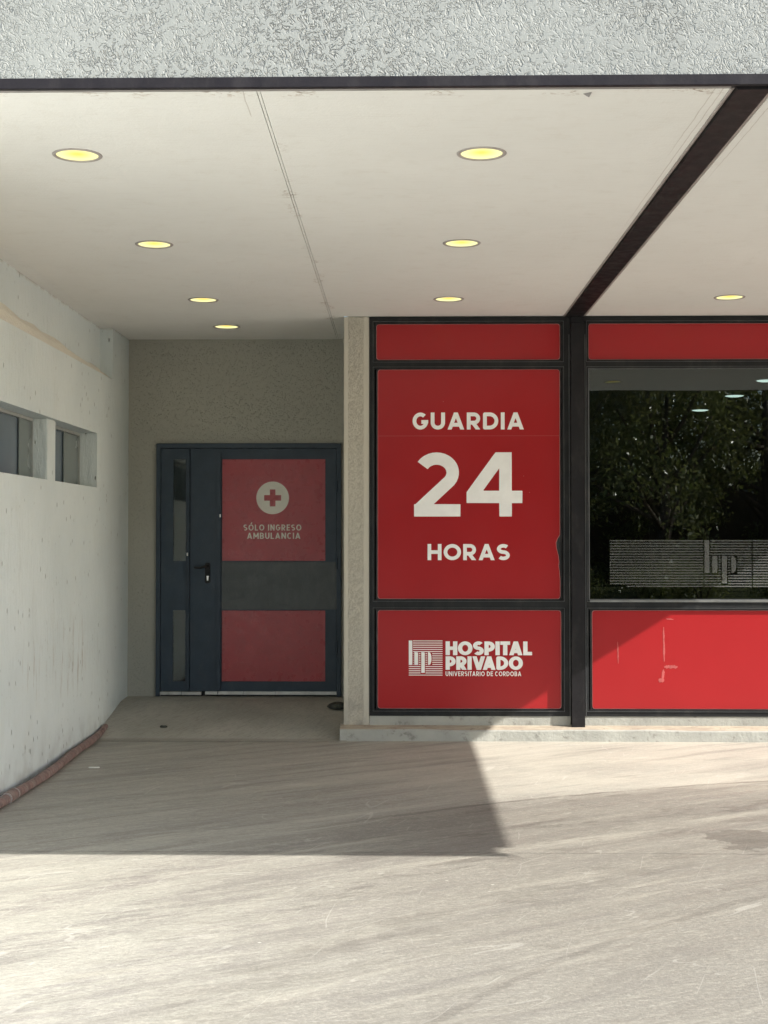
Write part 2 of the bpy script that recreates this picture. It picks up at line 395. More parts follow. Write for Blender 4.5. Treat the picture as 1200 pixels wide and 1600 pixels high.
    c = N.mix(N.ramp(N.noise(v, 75, 4, .8), .52, .30, 0, .22), c, (.60, .56, .48))
    # worn rubber film where vehicles turn, and single tyre lines over everything
    ap2 = N.math('MULTIPLY', N.ramp(N.math('ADD', X, N.math('MULTIPLY', N.math('SUBTRACT', N.noise(v, .9, 4, .6), .5), 2.6)), -1.6, .9), N.ramp(rA, RA+.10, RA-.16))
    c = N.mix(N.math('MULTIPLY', ap2, .85), c, (.80, .79, .775), 'MULTIPLY')
    tm = N.noise(N.map(v, (1, 3, 1), (0, 0, -.4)), 3.1, 4, .7)
    for rr_, wd_, st_, lo_ in ((RA, .011, .6, .38), (RA-.10, .03, .35, .50), (RA-.62, .07, .42, .48), (RA-1.05, .05, .3, .5), (RA+.42, .03, .25, .5)):
        st_ = N.ramp(X, -1.0, .5, 0., st_)
        c = N.mix(N.math('MULTIPLY', N.math('MULTIPLY', N.band(rA, rr_, wd_, 1.5), N.ramp(tm, lo_, lo_+.12)), st_), c, (.45, .43, .42), 'MULTIPLY')
    for rr_, wd_, st_, lo_ in ((6.10, .012, .35, .36), (6.22, .05, .20, .48), (6.75, .10, .28, .47), (7.35, .08, .25, .5)):
        c = N.mix(N.math('MULTIPLY', N.math('MULTIPLY', N.band(rB, rr_, wd_, 1.5), N.ramp(tm, lo_, lo_+.12)), st_), c, (.5, .48, .47), 'MULTIPLY')
    c = N.mix(N.ramp(pd, .40, .43, .5, 0), c, (.72, .70, .68), 'MULTIPLY')
    h = N.math('ADD', N.math('MULTIPLY', N.noise(v, 70, 4, .7), 1.), N.math('MULTIPLY', rg, 1.4))
    h = N.math('SUBTRACT', h, N.math('MULTIPLY', jj, 3.))
    return N.fin(c, N.ramp(s1, .35, .65, .52, .72), N.bump(h, .0022), .4)
M['concrete'] = m_concrete()
def m_ramp():
    N = NT('brushed_ramp_concrete'); v = N.obj
    c = N.mix(N.ramp(N.noise(v, 1.6, 5, .65), .3, .7), (.47, .445, .385), (.36, .345, .295))
    br = N.noise(N.map(v, (9, .9, 1), (0, 0, .5)), 8, 4, .7)
    c = N.mix(N.ramp(br, .48, .70, 0, .55), c, (.24, .225, .19))
    c = N.mix(N.ramp(N.noise(v, 30, 5, .8), .5, .7, 0, .4), c, (.25, .235, .20))
    c = N.mix(N.math('MULTIPLY', N.ramp(N.xyz()[1], 10.17, 10.12), .5), c, (.20, .18, .15))
    c = N.mix(N.ramp(N.noise(v, 6, 5, .7), .58, .75, 0, .5), c, (.27, .255, .22))
    return N.fin(c, .8, N.bump(N.math('ADD', br, N.noise(v, 40, 3)), .005), .3)
M['rampc'] = m_ramp()
def m_kerb():
    N = NT('cast_kerb_concrete'); v = N.obj
    c = N.mix(N.ramp(N.noise(v, 3.5, 5, .65), .3, .7), (.42, .42, .38), (.33, .33, .30))
    c = N.mix(N.ramp(N.noise(v, 14, 4, .7), .58, .72, 0, .7), c, (.21, .20, .18))
    c = N.mix(N.ramp(N.voro(N.map(v, (1, 1, 1.5)), 7), .06, .11, .5, 0), c, (.15, .14, .12))
    return N.fin(c, .85, N.bump(N.noise(v, 30, 5, .7), .006), .3)
M['kerb'] = m_kerb()
def m_tread():
    N = NT('dusty_kerb_top'); v = N.obj
    c = N.mix(N.ramp(N.noise(N.map(v, (1, 4, 1)), 6, 5, .65), .35, .65), (.46, .40, .31), (.34, .28, .22))
    c = N.mix(N.ramp(N.noise(v, 16, 4, .7), .6, .7, 0, .7), c, (.15, .13, .11))
    return N.fin(c, .9, N.bump(N.noise(v, 40, 4), .004), .3)
M['tread'] = m_tread()
def m_emit(name, c1, c2, s, rad=.09):
    N = NT(name); tc = N.n.new('ShaderNodeTexCoord').outputs['Object']; x, y, z = N.xyz(tc)
    r = N.math('SQRT', N.math('ADD', N.math('MULTIPLY', x, x), N.math('MULTIPLY', y, y)))
    f = N.ramp(r, 0., rad)
    e = N.n.new('ShaderNodeEmission'); N.set(e.inputs[0], N.mix(f, c1, c2)); e.inputs[1].default_value = s
    N.t.links.new(e.outputs[0], N.out.inputs[0]); return N.m
M['lamp'] = m_emit('lit_warm_diffuser', (1., .70, .15), (1., .95, .45), .66)
M['lampwhite'] = m_emit('lit_cool_diffuser', (.86, 1., .95), (.9, 1., .97), 1.6, .1)
def m_glass(name, ior, tint, rough=0.):
    N = NT(name); N.n.remove(N.p)
    fr = N.n.new('ShaderNodeFresnel'); fr.inputs[0].default_value = ior
    gl = N.n.new('ShaderNodeBsdfGlossy'); gl.inputs['Roughness'].default_value = rough; gl.inputs[0].default_value = (.95, 1, .98, 1)
    tr = N.n.new('ShaderNodeBsdfTransparent'); tr.inputs[0].default_value = (*tint, 1)
    wob = N.bump(N.noise(N.obj, 1.5, 1), .0008)
    N.t.links.new(wob, gl.inputs['Normal'])
    mx = N.n.new('ShaderNodeMixShader'); N.t.links.new(fr.outputs[0], mx.inputs[0]); N.t.links.new(tr.outputs[0], mx.inputs[1]); N.t.links.new(gl.outputs[0], mx.inputs[2])
    N.t.links.new(mx.outputs[0], N.out.inputs[0]); return N.m
M['glass'] = m_glass('tinted_window_glass', 1.75, (.45, .5, .48))
M['filmglass'] = m_simple('blue_grey_glazing', (.15, .19, .225), .22, spec=.5, var=.08, sc=1.5)
M['filmglass2'] = m_simple('grey_green_glazing', (.17, .20, .195), .25, spec=.5, var=.08, sc=1.5)
M['glassside'] = m_glass('old_window_glass', 1.9, (.35, .42, .44), .04)
def m_frost():
    N = NT('frosted_stripe_vinyl')
    tr = N.n.new('ShaderNodeBsdfTransparent'); df = N.n.new('ShaderNodeBsdfDiffuse'); df.inputs[0].default_value = (.62, .64, .60, 1)
    mx = N.n.new('ShaderNodeMixShader'); mx.inputs[0].default_value = .11
    N.n.remove(N.p); N.t.links.new(tr.outputs[0], mx.inputs[1]); N.t.links.new(df.outputs[0], mx.inputs[2]); N.t.links.new(mx.outputs[0], N.out.inputs[0]); return N.m
M['frost'] = m_frost()
def m_leaf():
    N = NT('tree_leaf'); oi = N.n.new('ShaderNodeNewGeometry')
    rnd = oi.outputs['Random Per Island']
    c = N.mix(rnd, (.09, .13, .035), (.34, .33, .15))
    c = N.mix(N.ramp(N.noise(N.obj, .7, 3), .4, .7), c, (.15, .14, .06))
    tl = N.n.new('ShaderNodeBsdfTranslucent'); N.set(tl.inputs[0], N.mix(.5, c, (.14, .16, .03)))
    mx = N.n.new('ShaderNodeMixShader'); mx.inputs[0].default_value = .42
    N.fin(c, .30, None, .8)
    N.t.links.new(N.p.outputs[0], mx.inputs[1]); N.t.links.new(tl.outputs[0], mx.inputs[2]); N.t.links.new(mx.outputs[0], N.out.inputs[0]); return N.m
M['leaf'] = m_leaf()
def m_bark():
    N = NT('bark'); v = N.obj
    b = N.noise(N.map(v, (1, 1, .2)), 14, 5, .7)
    return N.fin(N.mix(b, (.06, .045, .035), (.20, .16, .12)), .9, N.bump(b, .02), .2)
M['bark'] = m_bark()
def m_grass():
    N = NT('garden_grass'); v = N.obj
    return N.fin(N.mix(N.noise(v, 6, 6, .75), (.05, .08, .02), (.12, .11, .05)), .9, N.bump(N.noise(v, 40, 4), .03), .2)
M['grass'] = m_grass()

# ---------------------------------------------------------------- lettering engine: outlines of strokes, traced and filled
def arc(cx, cy, rx, ry, a0, a1, n=22):
    return [(cx+rx*math.cos(math.radians(a0+(a1-a0)*k/n)), cy+ry*math.sin(math.radians(a0+(a1-a0)*k/n))) for k in range(n+1)]
def glyph(ch, t, k=1.):
    """strokes (cap height 1), width; t = stroke weight; k = width factor"""
    h = t/2; L = []
    if ch == 'I': return [[(h, -1), (h, 2)]], t
    if ch == 'H': w = .74*k; L = [[(h, -1), (h, 2)], [(w-h, -1), (w-h, 2)], [(h, .5), (w-h, .5)]]
    elif ch == 'U': w = .73*k; L = [[(h, 2)]+[(h, .40)]+arc(w/2, .40, w/2-h, .40-h, 180, 360)+[(w-h, 2)]]
    elif ch == 'O': w = .92*k; L = [arc(w/2, .5, w/2-h, .5-h, 0, 360, 48)]
    elif ch == 'G': w = .80*k; L = [arc(w/2, .5, w/2-h, .5-h, 47, 352, 46), [(w-h*1.0, .40), (w-h*1.0, .56)], [(w*.56, .56-h), (w-h, .56-h)]]
    elif ch == 'C': w = .76*k; L = [arc(w/2, .5, w/2-h, .5-h, 47, 313, 40)]
    elif ch == 'D': w = .78*k; r = min(.5-h, w*.6); L = [[(h, .5), (h, 1-h), (w-h-r, 1-h)]+arc(w-h-r, .5, r, .5-h, 90, -90)+[(h, h), (h, .5)]]
    elif ch == 'P': w = .66*k; r = .31-h*.5; y = 1-h-r; L = [[(h, -1), (h, 2)], [(h, 1-h), (w-h-r, 1-h)]+arc(w-h-r, y, r, r, 90, -90)+[(h, y-r)]]
    elif ch == 'R': w = .70*k; r = .30-h*.5; y = 1-h-r; L = [[(h, -1), (h, 2)], [(h, 1-h), (w-h*1.2-r, 1-h)]+arc(w-h*1.2-r, y, r, r, 90, -90)+[(h, y-r)], [(w*.45, y-r), (w-h*1.15, -.02), (w-h*.2, -.25)][0:2]+[(w-h*.95+(w-h*1.15-w*.45)*.15, -.2)]]
    elif ch == 'B': w = .68*k; r = .26-h*.45; y = 1-h-r; y2 = (y-r+h)/2; r2 = (y-r-h)/2; L = [[(h, -1), (h, 2)], [(h, 1-h), (w-h*1.3-r, 1-h)]+arc(w-h*1.3-r, y, r, r, 90, -90)+[(h, y-r)], [(h, y-r), (w-h-r2, y-r)]+arc(w-h-r2, y2, r2, r2, 90, -90)+[(h, h)]]
    elif ch in 'AV':
        w = .86*k; e = h*1.12; m = w/2; s = 1 if ch == 'A' else -1
        f = (lambda x, y: (x, y)) if ch == 'A' else (lambda x, y: (x, 1-y))
        top = 1.0-h*.15
        dx = (m-e)/top
        L = [[f(e-dx*.4, -.4), f(m, top)], [f(w-e+dx*.4, -.4), f(m, top)]]
        L[0] = [f(e-dx*.4, -.4), f(m+dx*.12, top+.12)]; L[1] = [f(w-e+dx*.4, -.4), f(m-dx*.12, top+.12)]
        if ch == 'A': L.append([(e+dx*.28, .28), (w-e-dx*.28, .28)])
    elif ch == 'N': w = .76*k; L = [[(h, -1), (h, 2)], [(w-h, -1), (w-h, 2)], [(h, 1.0-h*.4), (w-h, h*.4)]]
    elif ch == 'M': w = .90*k; L = [[(h, -1), (h, 2)], [(w-h, -1), (w-h, 2)], [(h*1.1, .96), (w/2, .28)], [(w-h*1.1, .96), (w/2, .28)]]
    elif ch == 'E': w = .60*k; L = [[(h, -1), (h, 2)], [(h, 1-h), (w, 1-h)], [(h, .5), (w*.93, .5)], [(h, h), (w, h)]]
    elif ch == 'L': w = .56*k; L = [[(h, -1), (h, 2)], [(h, h), (w, h)]]
    elif ch == 'T': w = .62*k; L = [[(w/2, -1), (w/2, 2)], [(0, 1-h), (w, 1-h)]]
    elif ch == 'S':
        w = .68*k; r = (.5-h)/2+h*.0; rx = w/2-h; yu = 1-h-r; yl = h+r
        L = [arc(w/2, yu, rx, r, 38, 262, 26)+arc(w/2, yl, rx, r, 82, -142, 26)]
    elif ch == '2':
        w = .715; cx = .348; rx = .345-h; ry = .315-h; cy = 1-h-ry
        a = arc(cx, cy, rx, ry, 150, -36, 34)
        L = [a+[(.075, h*1.15), (-.16, -.085)], [(0, h), (w, h)]]
    elif ch == '4':
        w = .86; L = [[(.60, -1), (.60, 2)], ('z', .21, [(-.10, .075), (.635, 1.10)]), [(.03, .305), (w, .305)]]
    else: w = .3; L = []
    return L, w
def sdf_strokes(L, t, GX, GZ):
    D = np.full(GX.shape, 9.)
    for st in L:
        zc = None
        if st[0] == 'z': zc, st = st[1], st[2]
        D0, D = D, np.full(GX.shape, 9.)
        n = len(st)-1; closed = n > 2 and abs(st[0][0]-st[-1][0])+abs(st[0][1]-st[-1][1]) < 1e-6
        for i in range(n):
            ax, az = st[i]; bx, bz = st[i+1]; dx, dz = bx-ax, bz-az; l = math.hypot(dx, dz)
            if l < 1e-9: continue
            ux, uz = dx/l, dz/l
            s = (GX-ax)*ux+(GZ-az)*uz; q = np.clip(s, 0, l)
            d = np.hypot(GX-ax-q*ux, GZ-az-q*uz)-t/2
            if not closed:
                (px, pz), (qx, qz) = st[0], st[1]; k = math.hypot(qx-px, qz-pz)
                if math.hypot(ax-px, az-pz) < t*.8: d = np.maximum(d, -((GX-px)*(qx-px)+(GZ-pz)*(qz-pz))/k)
                (px, pz), (qx, qz) = st[-1], st[-2]; k = math.hypot(qx-px, qz-pz)
                if math.hypot(bx-px, bz-pz) < t*.8: d = np.maximum(d, -((GX-px)*(qx-px)+(GZ-pz)*(qz-pz))/k)
            D = np.minimum(D, d)
        if zc is not None: D = np.maximum(D, zc-GZ)
        D = np.minimum(D, D0)
    return D
def contours(F, xs, zs):
    """closed iso-0 loops of grid F[iz, ix] (inside < 0)"""
    nz, nx = F.shape; seg = {}
    def pt(e):
        kind, i, j = e
        if kind == 0: a, b = F[i, j], F[i, j+1]; t = a/(a-b); return (xs[j]+(xs[j+1]-xs[j])*t, zs[i])
        a, b = F[i, j], F[i+1, j]; t = a/(a-b); return (xs[j], zs[i]+(zs[i+1]-zs[i])*t)
    I = F < 0
    cell = I[:-1, :-1].astype(int)+I[:-1, 1:]+I[1:, :-1]+I[1:, 1:]
    for i, j in zip(*np.nonzero((cell > 0) & (cell < 4))):
        b0, b1, b2, b3 = I[i, j], I[i, j+1], I[i+1, j+1], I[i+1, j]
        E = [(0, i, j), (1, i, j+1), (0, i+1, j), (1, i, j)]
        c = b0+2*b1+4*b2+8*b3
        T = {1: [(3, 0)], 2: [(0, 1)], 3: [(3, 1)], 4: [(1, 2)], 5: [(3, 2), (1, 0)], 6: [(0, 2)], 7: [(3, 2)], 8: [(2, 3)], 9: [(2, 0)], 10: [(0, 3), (2, 1)], 11: [(2, 1)], 12: [(1, 3)], 13: [(1, 0)], 14: [(0, 3)]}[int(c)]
        for a, b in T: seg[E[a]] = E[b]
    loops = []
    while seg:
        s0 = next(iter(seg)); cur = s0; lp = []
        while cur in seg: lp.append(pt(cur)); cur = seg.pop(cur)
        if len(lp) > 5: loops.append(lp)
    return loops
def simplify(lp, eps):
    def dp(p):
        if len(p) < 3: return p
        a, b = np.array(p[0]), np.array(p[-1]); q = np.array(p); ab = b-a; l = np.hypot(*ab)
        d = np.hypot(*(q-a).T) if l < 1e-12 else np.abs(ab[0]*(q[:, 1]-a[1])-ab[1]*(q[:, 0]-a[0]))/l
        i = int(d.argmax())
        if d[i] < eps: return [p[0], p[-1]]
        return dp(p[:i+1])[:-1]+dp(p[i:])
    m = len(lp)//2
    return dp(lp[:m+1])[:-1]+dp(lp[m:]+[lp[0]])[:-1]
def text_loops(txt, x0, x1, z0, z1, t, k=1., gap=.13, res=60, word=.34):
    out = []; pen = 0.; cap = z1-z0; items = []
    for i, ch in enumerate(txt):
        if ch == ' ': pen += word; continue
        acc = ch == 'Ó'; L, w = glyph('O' if acc else ch, t, k)
        kern = 0
        if i and (txt[i-1]+ch) in ('TA', 'VA', 'AV', 'PI'): kern = {'T': -.10, 'V': -.20, 'A': -.20, 'P': -.0}[txt[i-1]]*(1 if t > .2 else .5)
        pen += kern; items.append((L, w, pen, acc)); pen += w+gap
    tot = pen-gap; sx = (x1-x0)/tot
    for L, w, p, acc in items:
        nx = int((w+.1)*res)+2; nz = int(1.5*res)+2
        xs = np.linspace(-.05, w+.05, nx); zs = np.linspace(-.06, 1.44, nz); GX, GZ = np.meshgrid(xs, zs)
        D = sdf_strokes(L, t, GX, GZ); D = np.maximum(D, np.maximum(-GZ, GZ-1)); D = np.maximum(D, np.maximum(-GX, GX-w))
        if acc: D = np.minimum(D, sdf_strokes([[(w*.46, 1.08), (w*.68, 1.34)]], t*.9, GX, GZ))
        D = np.where(np.abs(D) < 1e-7, 1e-7, D)
        for lp in contours(D, xs, zs):
            s = simplify(lp, .22/res)
            if len(s) > 2: out.append([(x0+(p+x)*sx, z0+z*cap) for x, z in s])
    return out
def decal(name, loops, y, mat, parent, th=.0012):
    """2-D loops (x, z) -> thin vinyl cut-out on the plane y, facing -y"""
    cu = bpy.data.curves.new(name, 'CURVE'); cu.dimensions = '2D'; cu.fill_mode = 'BOTH'; cu.extrude = th/2
    for lp in loops:
        sp = cu.splines.new('POLY'); sp.points.add(len(lp)-1); sp.use_cyclic_u = True
        for p, q in zip(sp.points, lp): p.co = (q[0], q[1], 0, 1)
    to = bpy.data.objects.new('tmp', cu); COL.objects.link(to)
    dg = bpy.context.evaluated_depsgraph_get(); me = bpy.data.meshes.new_from_object(to.evaluated_get(dg))
    bpy.data.objects.remove(to)
    off = parent_world(parent)
    me.transform(Matrix.Translation((-off.x, y-th/2-off.y, -off.z)) @ Matrix.Rotation(PI/2, 4, 'X'))
    me.materials.clear(); me.materials.append(mat); me.name = name
    o = bpy.data.objects.new(name, me); COL.objects.link(o); o.parent = parent; return o
# image pixel -> metres on a plane facing the camera (measuring aid)
_R = (Matrix.Rotation(math.radians(1.1), 3, 'Z') @ Matrix.Rotation(math.radians(91.3), 3, 'X'))
def at(u, v, Y):
    d = _R @ Vector(((u-585.708)/2150, (789.21-v)/2150, -1)); t = Y/d.y
    return d.x*t, 1.5+d.z*t
def atz(u, v, z):
    d = _R @ Vector(((u-585.708)/2150, (789.21-v)/2150, -1)); t = (z-1.5)/d.z
    return d.x*t, d.y*t
def hp_mark(x0, x1, z0, z1, lines=17, fill=.36, bars=True):
    """striped square with the two-letter monogram: stripes stop at the bars"""
    W_, H_ = x1-x0, z1-z0; out = []
    B = [(.0, .105, .0, .70), (.165, .275, .335, .70), (.37, .475, .335, .925), (.57, .675, .335, .70)]
    pitch = 1/(lines-1+fill)
    for i in range(lines):
        a = i*pitch; b = a+pitch*fill; xs = [0.]; mid = (a+b)/2
        cuts = [(p-.022, q+.022) for p, q, s, e in B if s-.01 <= mid <= e+.01] if bars else []
        cur = 0.; segs = []
        for p, q in cuts:
            if p > cur: segs.append((cur, p))
            cur = q
        if cur < 1: segs.append((cur, 1.))
        for p, q in segs:
            if q-p > .004: out.append(rect(x0+p*W_, x0+q*W_, z1-b*H_, z1-a*H_))
    if bars:
        for n, (p, q, s, e) in enumerate(B):
            if n == 3:
                m = []
                for k in range(9):
                    th = -PI/2+PI*k/8; m.append((x0+(p+(q-p)*(.35+.65*math.cos(th)))*W_, z1-((s+e)/2+(e-s)/2*math.sin(th))*H_))
                out.append([(x0+p*W_, z1-s*H_)]+m+[(x0+p*W_, z1-e*H_)])
            elif n == 0:
                out.append(rect(x0+p*W_, x0+q*W_, z1-e*H_, z1-s*H_))
            else:
                out.append([(x0+p*W_, z1-e*H_), (x0+q*W_, z1-e*H_), (x0+q*W_, z1-(s+.02)*H_), (x0+(q-.02)*W_, z1-s*H_), (x0+p*W_, z1-s*H_)])
    return out

# ================================================================ SETTING
g = MB(); g.box(-60, 60, -9, YF-.1, -.3, 0)     # concrete yard (top at z = 0)
g.build('ground', M['concrete'])['kind'] = 'structure'
g = MB(); g.box(-60, 60, -80, -9.15, -.3, -.02); g.build('grass_ground', M['grass'])['kind'] = 'structure'
g = MB(); g.box(-60, 60, -9.15, -9, -.3, .12); g.build('garden_kerb', M['kerb'], bevel=.01)['kind'] = 'structure'
g = MB()   # sloping slab up to the door
yc = 10.10
prof = [(yc, .002), (yc+.05, .012), (11.15, .165), (YB+.1, .176)]
n = len(prof)
for xa, xb in ((XW-.05, -.40),):
    vs = [(xa, y, z) for y, z in prof]+[(xb, y, z) for y, z in prof]+[(xa, prof[-1][0], -.2), (xb, prof[-1][0], -.2), (xa, yc, -.2), (xb, yc, -.2)]
    g.quads(vs, [(i, i+1, n+i+1, n+i) for i in range(n-1)]+[(n-1, 2*n, 2*n+1, 2*n-1), (0, n, 2*n+3, 2*n+2), (2*n, 2*n+2, 2*n+3, 2*n+1), tuple(range(n))+(2*n, 2*n+2), tuple(range(n, 2*n))+(2*n+1, 2*n+3)])
g.build('ramp', M['rampc'])['kind'] = 'structure'

# ---------------------------------------------------------------- side wall (left)
sw = empty('side_wall', (XW-.15, 8, 0), 'whitewashed plaster wall with two small recessed windows along the left of the bay', 'wall')
w = MB(); w.mat(M['plaster'])
Y0, Y1 = 1.0, YB
ZS = 2.735
op1 = (5.0, 8.91); op2 = (9.13, 10.22); zw0, zw1 = 1.864, 2.270
wall_panel(w, [(Y0, -.05), (Y1, -.05), (Y1, ZS), (Y0, ZS)], [[(op1[0], zw0), (op2[1], zw0), (op2[1], zw1), (op1[0], zw1)]], lambda a, b, d: (XW-d, a, b), .30)
# far upper part flush with the wall, then the set-back strip
w.box(XW-.30, XW, 10.76, Y1, ZS, 3.20)
w.box(XW-.30, XR, Y0, 10.757, ZS, 3.20)
w.build('wall', None, sw)
w = MB(); w.box(XW-.30, XW-.035, op1[1], op2[0], zw0, zw1); w.build('window_pier', M['plaster'], sw, bevel=.006)
# irregular mortar chamfer on the ledge
mc = MB(); K = 60; ring = []
rng = random.Random(3)
for i in range(K+1):
    y = Y0+(10.75-Y0)*i/K; k = max(.0, 1-max(0, y-7)/4.1)
    hgt = (.06+.11*k)+rng.uniform(-.014, .014); out = XW-.004+rng.uniform(-.004, .003)
    ring.append([(out, y, ZS-.006+rng.uniform(-.003, .003)), ((out*.6+XR*.4), y, ZS+hgt*.55+rng.uniform(-.006, .006)), (XR+.002, y, ZS+hgt), (XR+.002, y, ZS+.001)])
v = [p for r in ring for p in r]
mc.quads(v, [(4*i+k, 4*i+(k+1) % 4, 4*i+4+(k+1) % 4, 4*i+4+k) for i in range(K) for k in range(4)]+[(0, 1, 2, 3), (4*K+3, 4*K+2, 4*K+1, 4*K)])
mc.build('mortar_ledge', M['mortar'], sw)
def side_window(y0, y1, mull, label):
    xf = XW-.125
    fr = MB(); fr.box(xf-.04, xf, y0, y1, zw1-.022, zw1); fr.box(xf-.04, xf, y0, y1, zw0, zw0+.012)
    fr.box(xf-.04, xf, y0, y0+.015, zw0+.012, zw1-.022); fr.box(xf-.04, xf, y1-.014, y1, zw0+.012, zw1-.022)
    for m in mull: fr.box(xf-.03, xf-.004, m-.012, m+.012, zw0+.012, zw1-.022)
    wi = fr.build('window', M['winframe'], sw, bevel=.002); wi['label'] = label
    ye = y1-(.28 if mull else .44)
    if ye > y0+.1: gl = MB(); gl.box(xf-.032, xf-.027, y0+.015, ye+.02, zw0+.012, zw1-.022); gl.build('pane', M['filmglass'], wi)
    gl = MB(); gl.box(xf-.020, xf-.015, ye, y1-.014, zw0+.012, zw1-.022); gl.build('sash', M['filmglass2'], wi)
side_window(op1[0], op1[1], [7.0], 'long blue-grey window strip')
side_window(op2[0], op2[1], [], 'short window at the far end')
b = MB(); b.box(XW-1.6, XW-1.5, Y0, Y1, 1.0, 3.1); b.box(XW-1.5, XW-.31, Y0, Y1, 2.62, 2.7); b.box(XW-1.5, XW-.31, Y0, Y1, 1.0, 1.06)
b.box(XW-1.5, XW-.31, Y1-.1, Y1, 1.06, 2.62); b.box(XW-1.5, XW-.31, Y0, Y0+.1, 1.06, 2.62)
b.build('room_lining', m_simple('dim_room_paint', (.20, .23, .24), .8), sw)

# ---------------------------------------------------------------- back wall with the door opening
DX0, DX1, DZ0, DZ1 = -2.036, -.497, .178, 2.272
bw = MB(); wall_panel(bw, [(XW, -.1), (DX0, -.1), (DX0, DZ1), (DX1, DZ1), (DX1, -.1), (-.235, -.1), (-.235, 3.2), (XW, 3.2)], [], lambda a, b, d: (a, YB+d, b), .2)
tag(bw.build('back_wall', M['back']), 'grey-beige rendered wall around the dark metal door at the back of the recess', 'wall')

# ---------------------------------------------------------------- metal double door
dr = empty('metal_door', (-1.27, YB, DZ0), 'dark blue-grey double door with red panels reading sólo ingreso ambulancia', 'door')
YD = YB-.004
fr = MB()
fx = .038
fr.box(DX0+.002, DX0+fx, YD-.03, YB+.06, DZ0, DZ1-.002); fr.box(DX1-fx, DX1-.002, YD-.03, YB+.06, DZ0, DZ1-.002)
fr.box(DX0+fx, DX1-fx, YD-.03, YB+.06, DZ1-.040, DZ1-.002)
fr.build('door_frame', M['door'], dr, bevel=.003)
def dx(u): return at(u, 880, YB)[0]
def dz(v): return at(400, v, YB)[1]
LX0, LX1 = DX0+fx+.003, dx(296)       # narrow leaf
AX0, AX1 = dx(297.5), DX1-fx-.003     # active leaf
ZB, ZT = DZ0+.040, DZ1-.043
zt0, zt1, zl0, zl1 = dz(876.5), dz(717.5), dz(1064.5), dz(953.5)
yl = YD-.012                           # leaf face
def leaf(name, x0, x1, px0, px1, label):
    m = MB(); wall_panel(m, rect(x0, x1, ZB, ZT), [rect(px0, px1, zt0, zt1)[::-1], rect(px0, px1, zl0, zl1)[::-1]], lambda a, b, d: (a, yl+d, b), .045)
    o = m.build(name, M['door'], dr); o['label'] = label; return o
lf = leaf('door_leaf', LX0, LX1, dx(271), dx(290.5), 'narrow fixed leaf with slim glass strips')
af = leaf('door_leaf', AX0, AX1, dx(347), dx(508.5), 'wide leaf with red panels and handle')
for z0, z1 in ((zt0, zt1), (zl0, zl1)):
    m = MB(); m.box(dx(271), dx(290.5), yl+.012, yl+.018, z0, z1); m.build('pane', M['glassside'], lf)
    m = MB(); m.box(dx(271)-.006, dx(290.5)+.006, yl+.050, yl+.056, z0-.01, z1+.01); m.build('backing', m_simple('dim_hall', (.10, .11, .10), .8), lf)
    m = MB(); m.box(dx(347)+.001, dx(508.5)-.001, yl+.006, yl+.014, z0+.001, z1-.001); m.build('red_panel', M['reddoor'], af)
m = MB(); m.box(dx(347), dx(528), yl-.0015, yl+.0008, zt0-.4*(zt0-zl1)*0-(zt0-zl1)+.008, zt0-.008); m.build('mid_panel', M['doordark'], af)
# raised vertical profiles on the meeting edge and by the panels
for a, bb, z0, z1 in ((292.5, 297.0, ZB+.01, dz(708)), (339, 346, ZB+.01, dz(708))):
    m = MB(); m.box(dx(a), dx(bb), yl-.022, yl-.001, z0, z1); m.box(dx(a)+.006, dx(bb)-.006, yl-.028, yl-.0225, z0, z1)
    m.build('vertical_bar', M['door'], dr, bevel=.002)
m = MB(); m.tube([((dx(325)), yl-.001, dz(886)), (dx(325), yl-.045, dz(886))], .010); m.build('handle_stem', M['black'], af)
m = MB(); m.tube([(dx(328), yl-.046, dz(883.5)), (dx(323), yl-.05, dz(884.5)), (dx(315), yl-.052, dz(887)), (dx(306), yl-.048, dz(886.5)), (dx(305), yl-.04, dz(886.5))], [.007, .0095, .009, .008, .006], 10)
hd = m.build('handle', M['black'], af, smooth=True)
m = MB(); prism_y(m, rrect(dx(321), dx(329), dz(911), dz(879), .014), yl-.009, yl-.0005); m.build('lock_plate', M['black'], af)
m = MB(); prism_y(m, [(dx(324.2), dz(907)), (dx(326.2), dz(907)), (dx(326.8), dz(901)), (dx(327), dz(899.8)), (dx(323.4), dz(899.8)), (dx(323.8), dz(901))], yl-.016, yl-.0085); m.build('keyhole', M['silver'], af)
for u, v in ((294, 866), (345, 806)):
    m = MB(); m.box(dx(u-.9), dx(u+.9), yl-.034, yl-.0285, dz(v+2.4), dz(v-2.4)); m.build('latch_pin', M['silver'], dr, bevel=.001)
for a, c in ((250, 265), (265.6, 284), (284.8, 315.5), (321.5, 341), (342, 381), (381.8, 431), (432, 486), (486.7, 527.5)):
    pass
m = MB()
for a, c, dzz in ((250, 265, 0), (265.8, 284, .0006), (284.8, 315.5, .0003)): m.box(dx(a), dx(c), yl-.004, yl+.03, dz(1085.5), dz(1080.8)+dzz)
m.build('threshold_strip', M['alu'], dr)
m = MB()
for a, c, dzz in ((321.5, 340.5, 0), (341.3, 381, .0005), (381.6, 431, 0), (431.6, 486, .0007), (486.5, 527.5, .0003)): m.box(dx(a), dx(c), yl-.004, yl+.03, dz(1085), dz(1080.2)+dzz)
m.build('threshold_strip', M['alu'], dr)
m = MB(); m.box(DX0+fx, DX1-fx, YD+.035, YB+.06, DZ0-.02, ZB); m.build('sill', M['rubber'], dr)
m = MB(); m.box(DX0+fx-.01, DX1-fx+.01, yl+.066, yl+.072, ZB, DZ1-.01); m.build('light_block', M['rubber'], dr)  # unseen sheet added to stop sky light leaking between the leaves
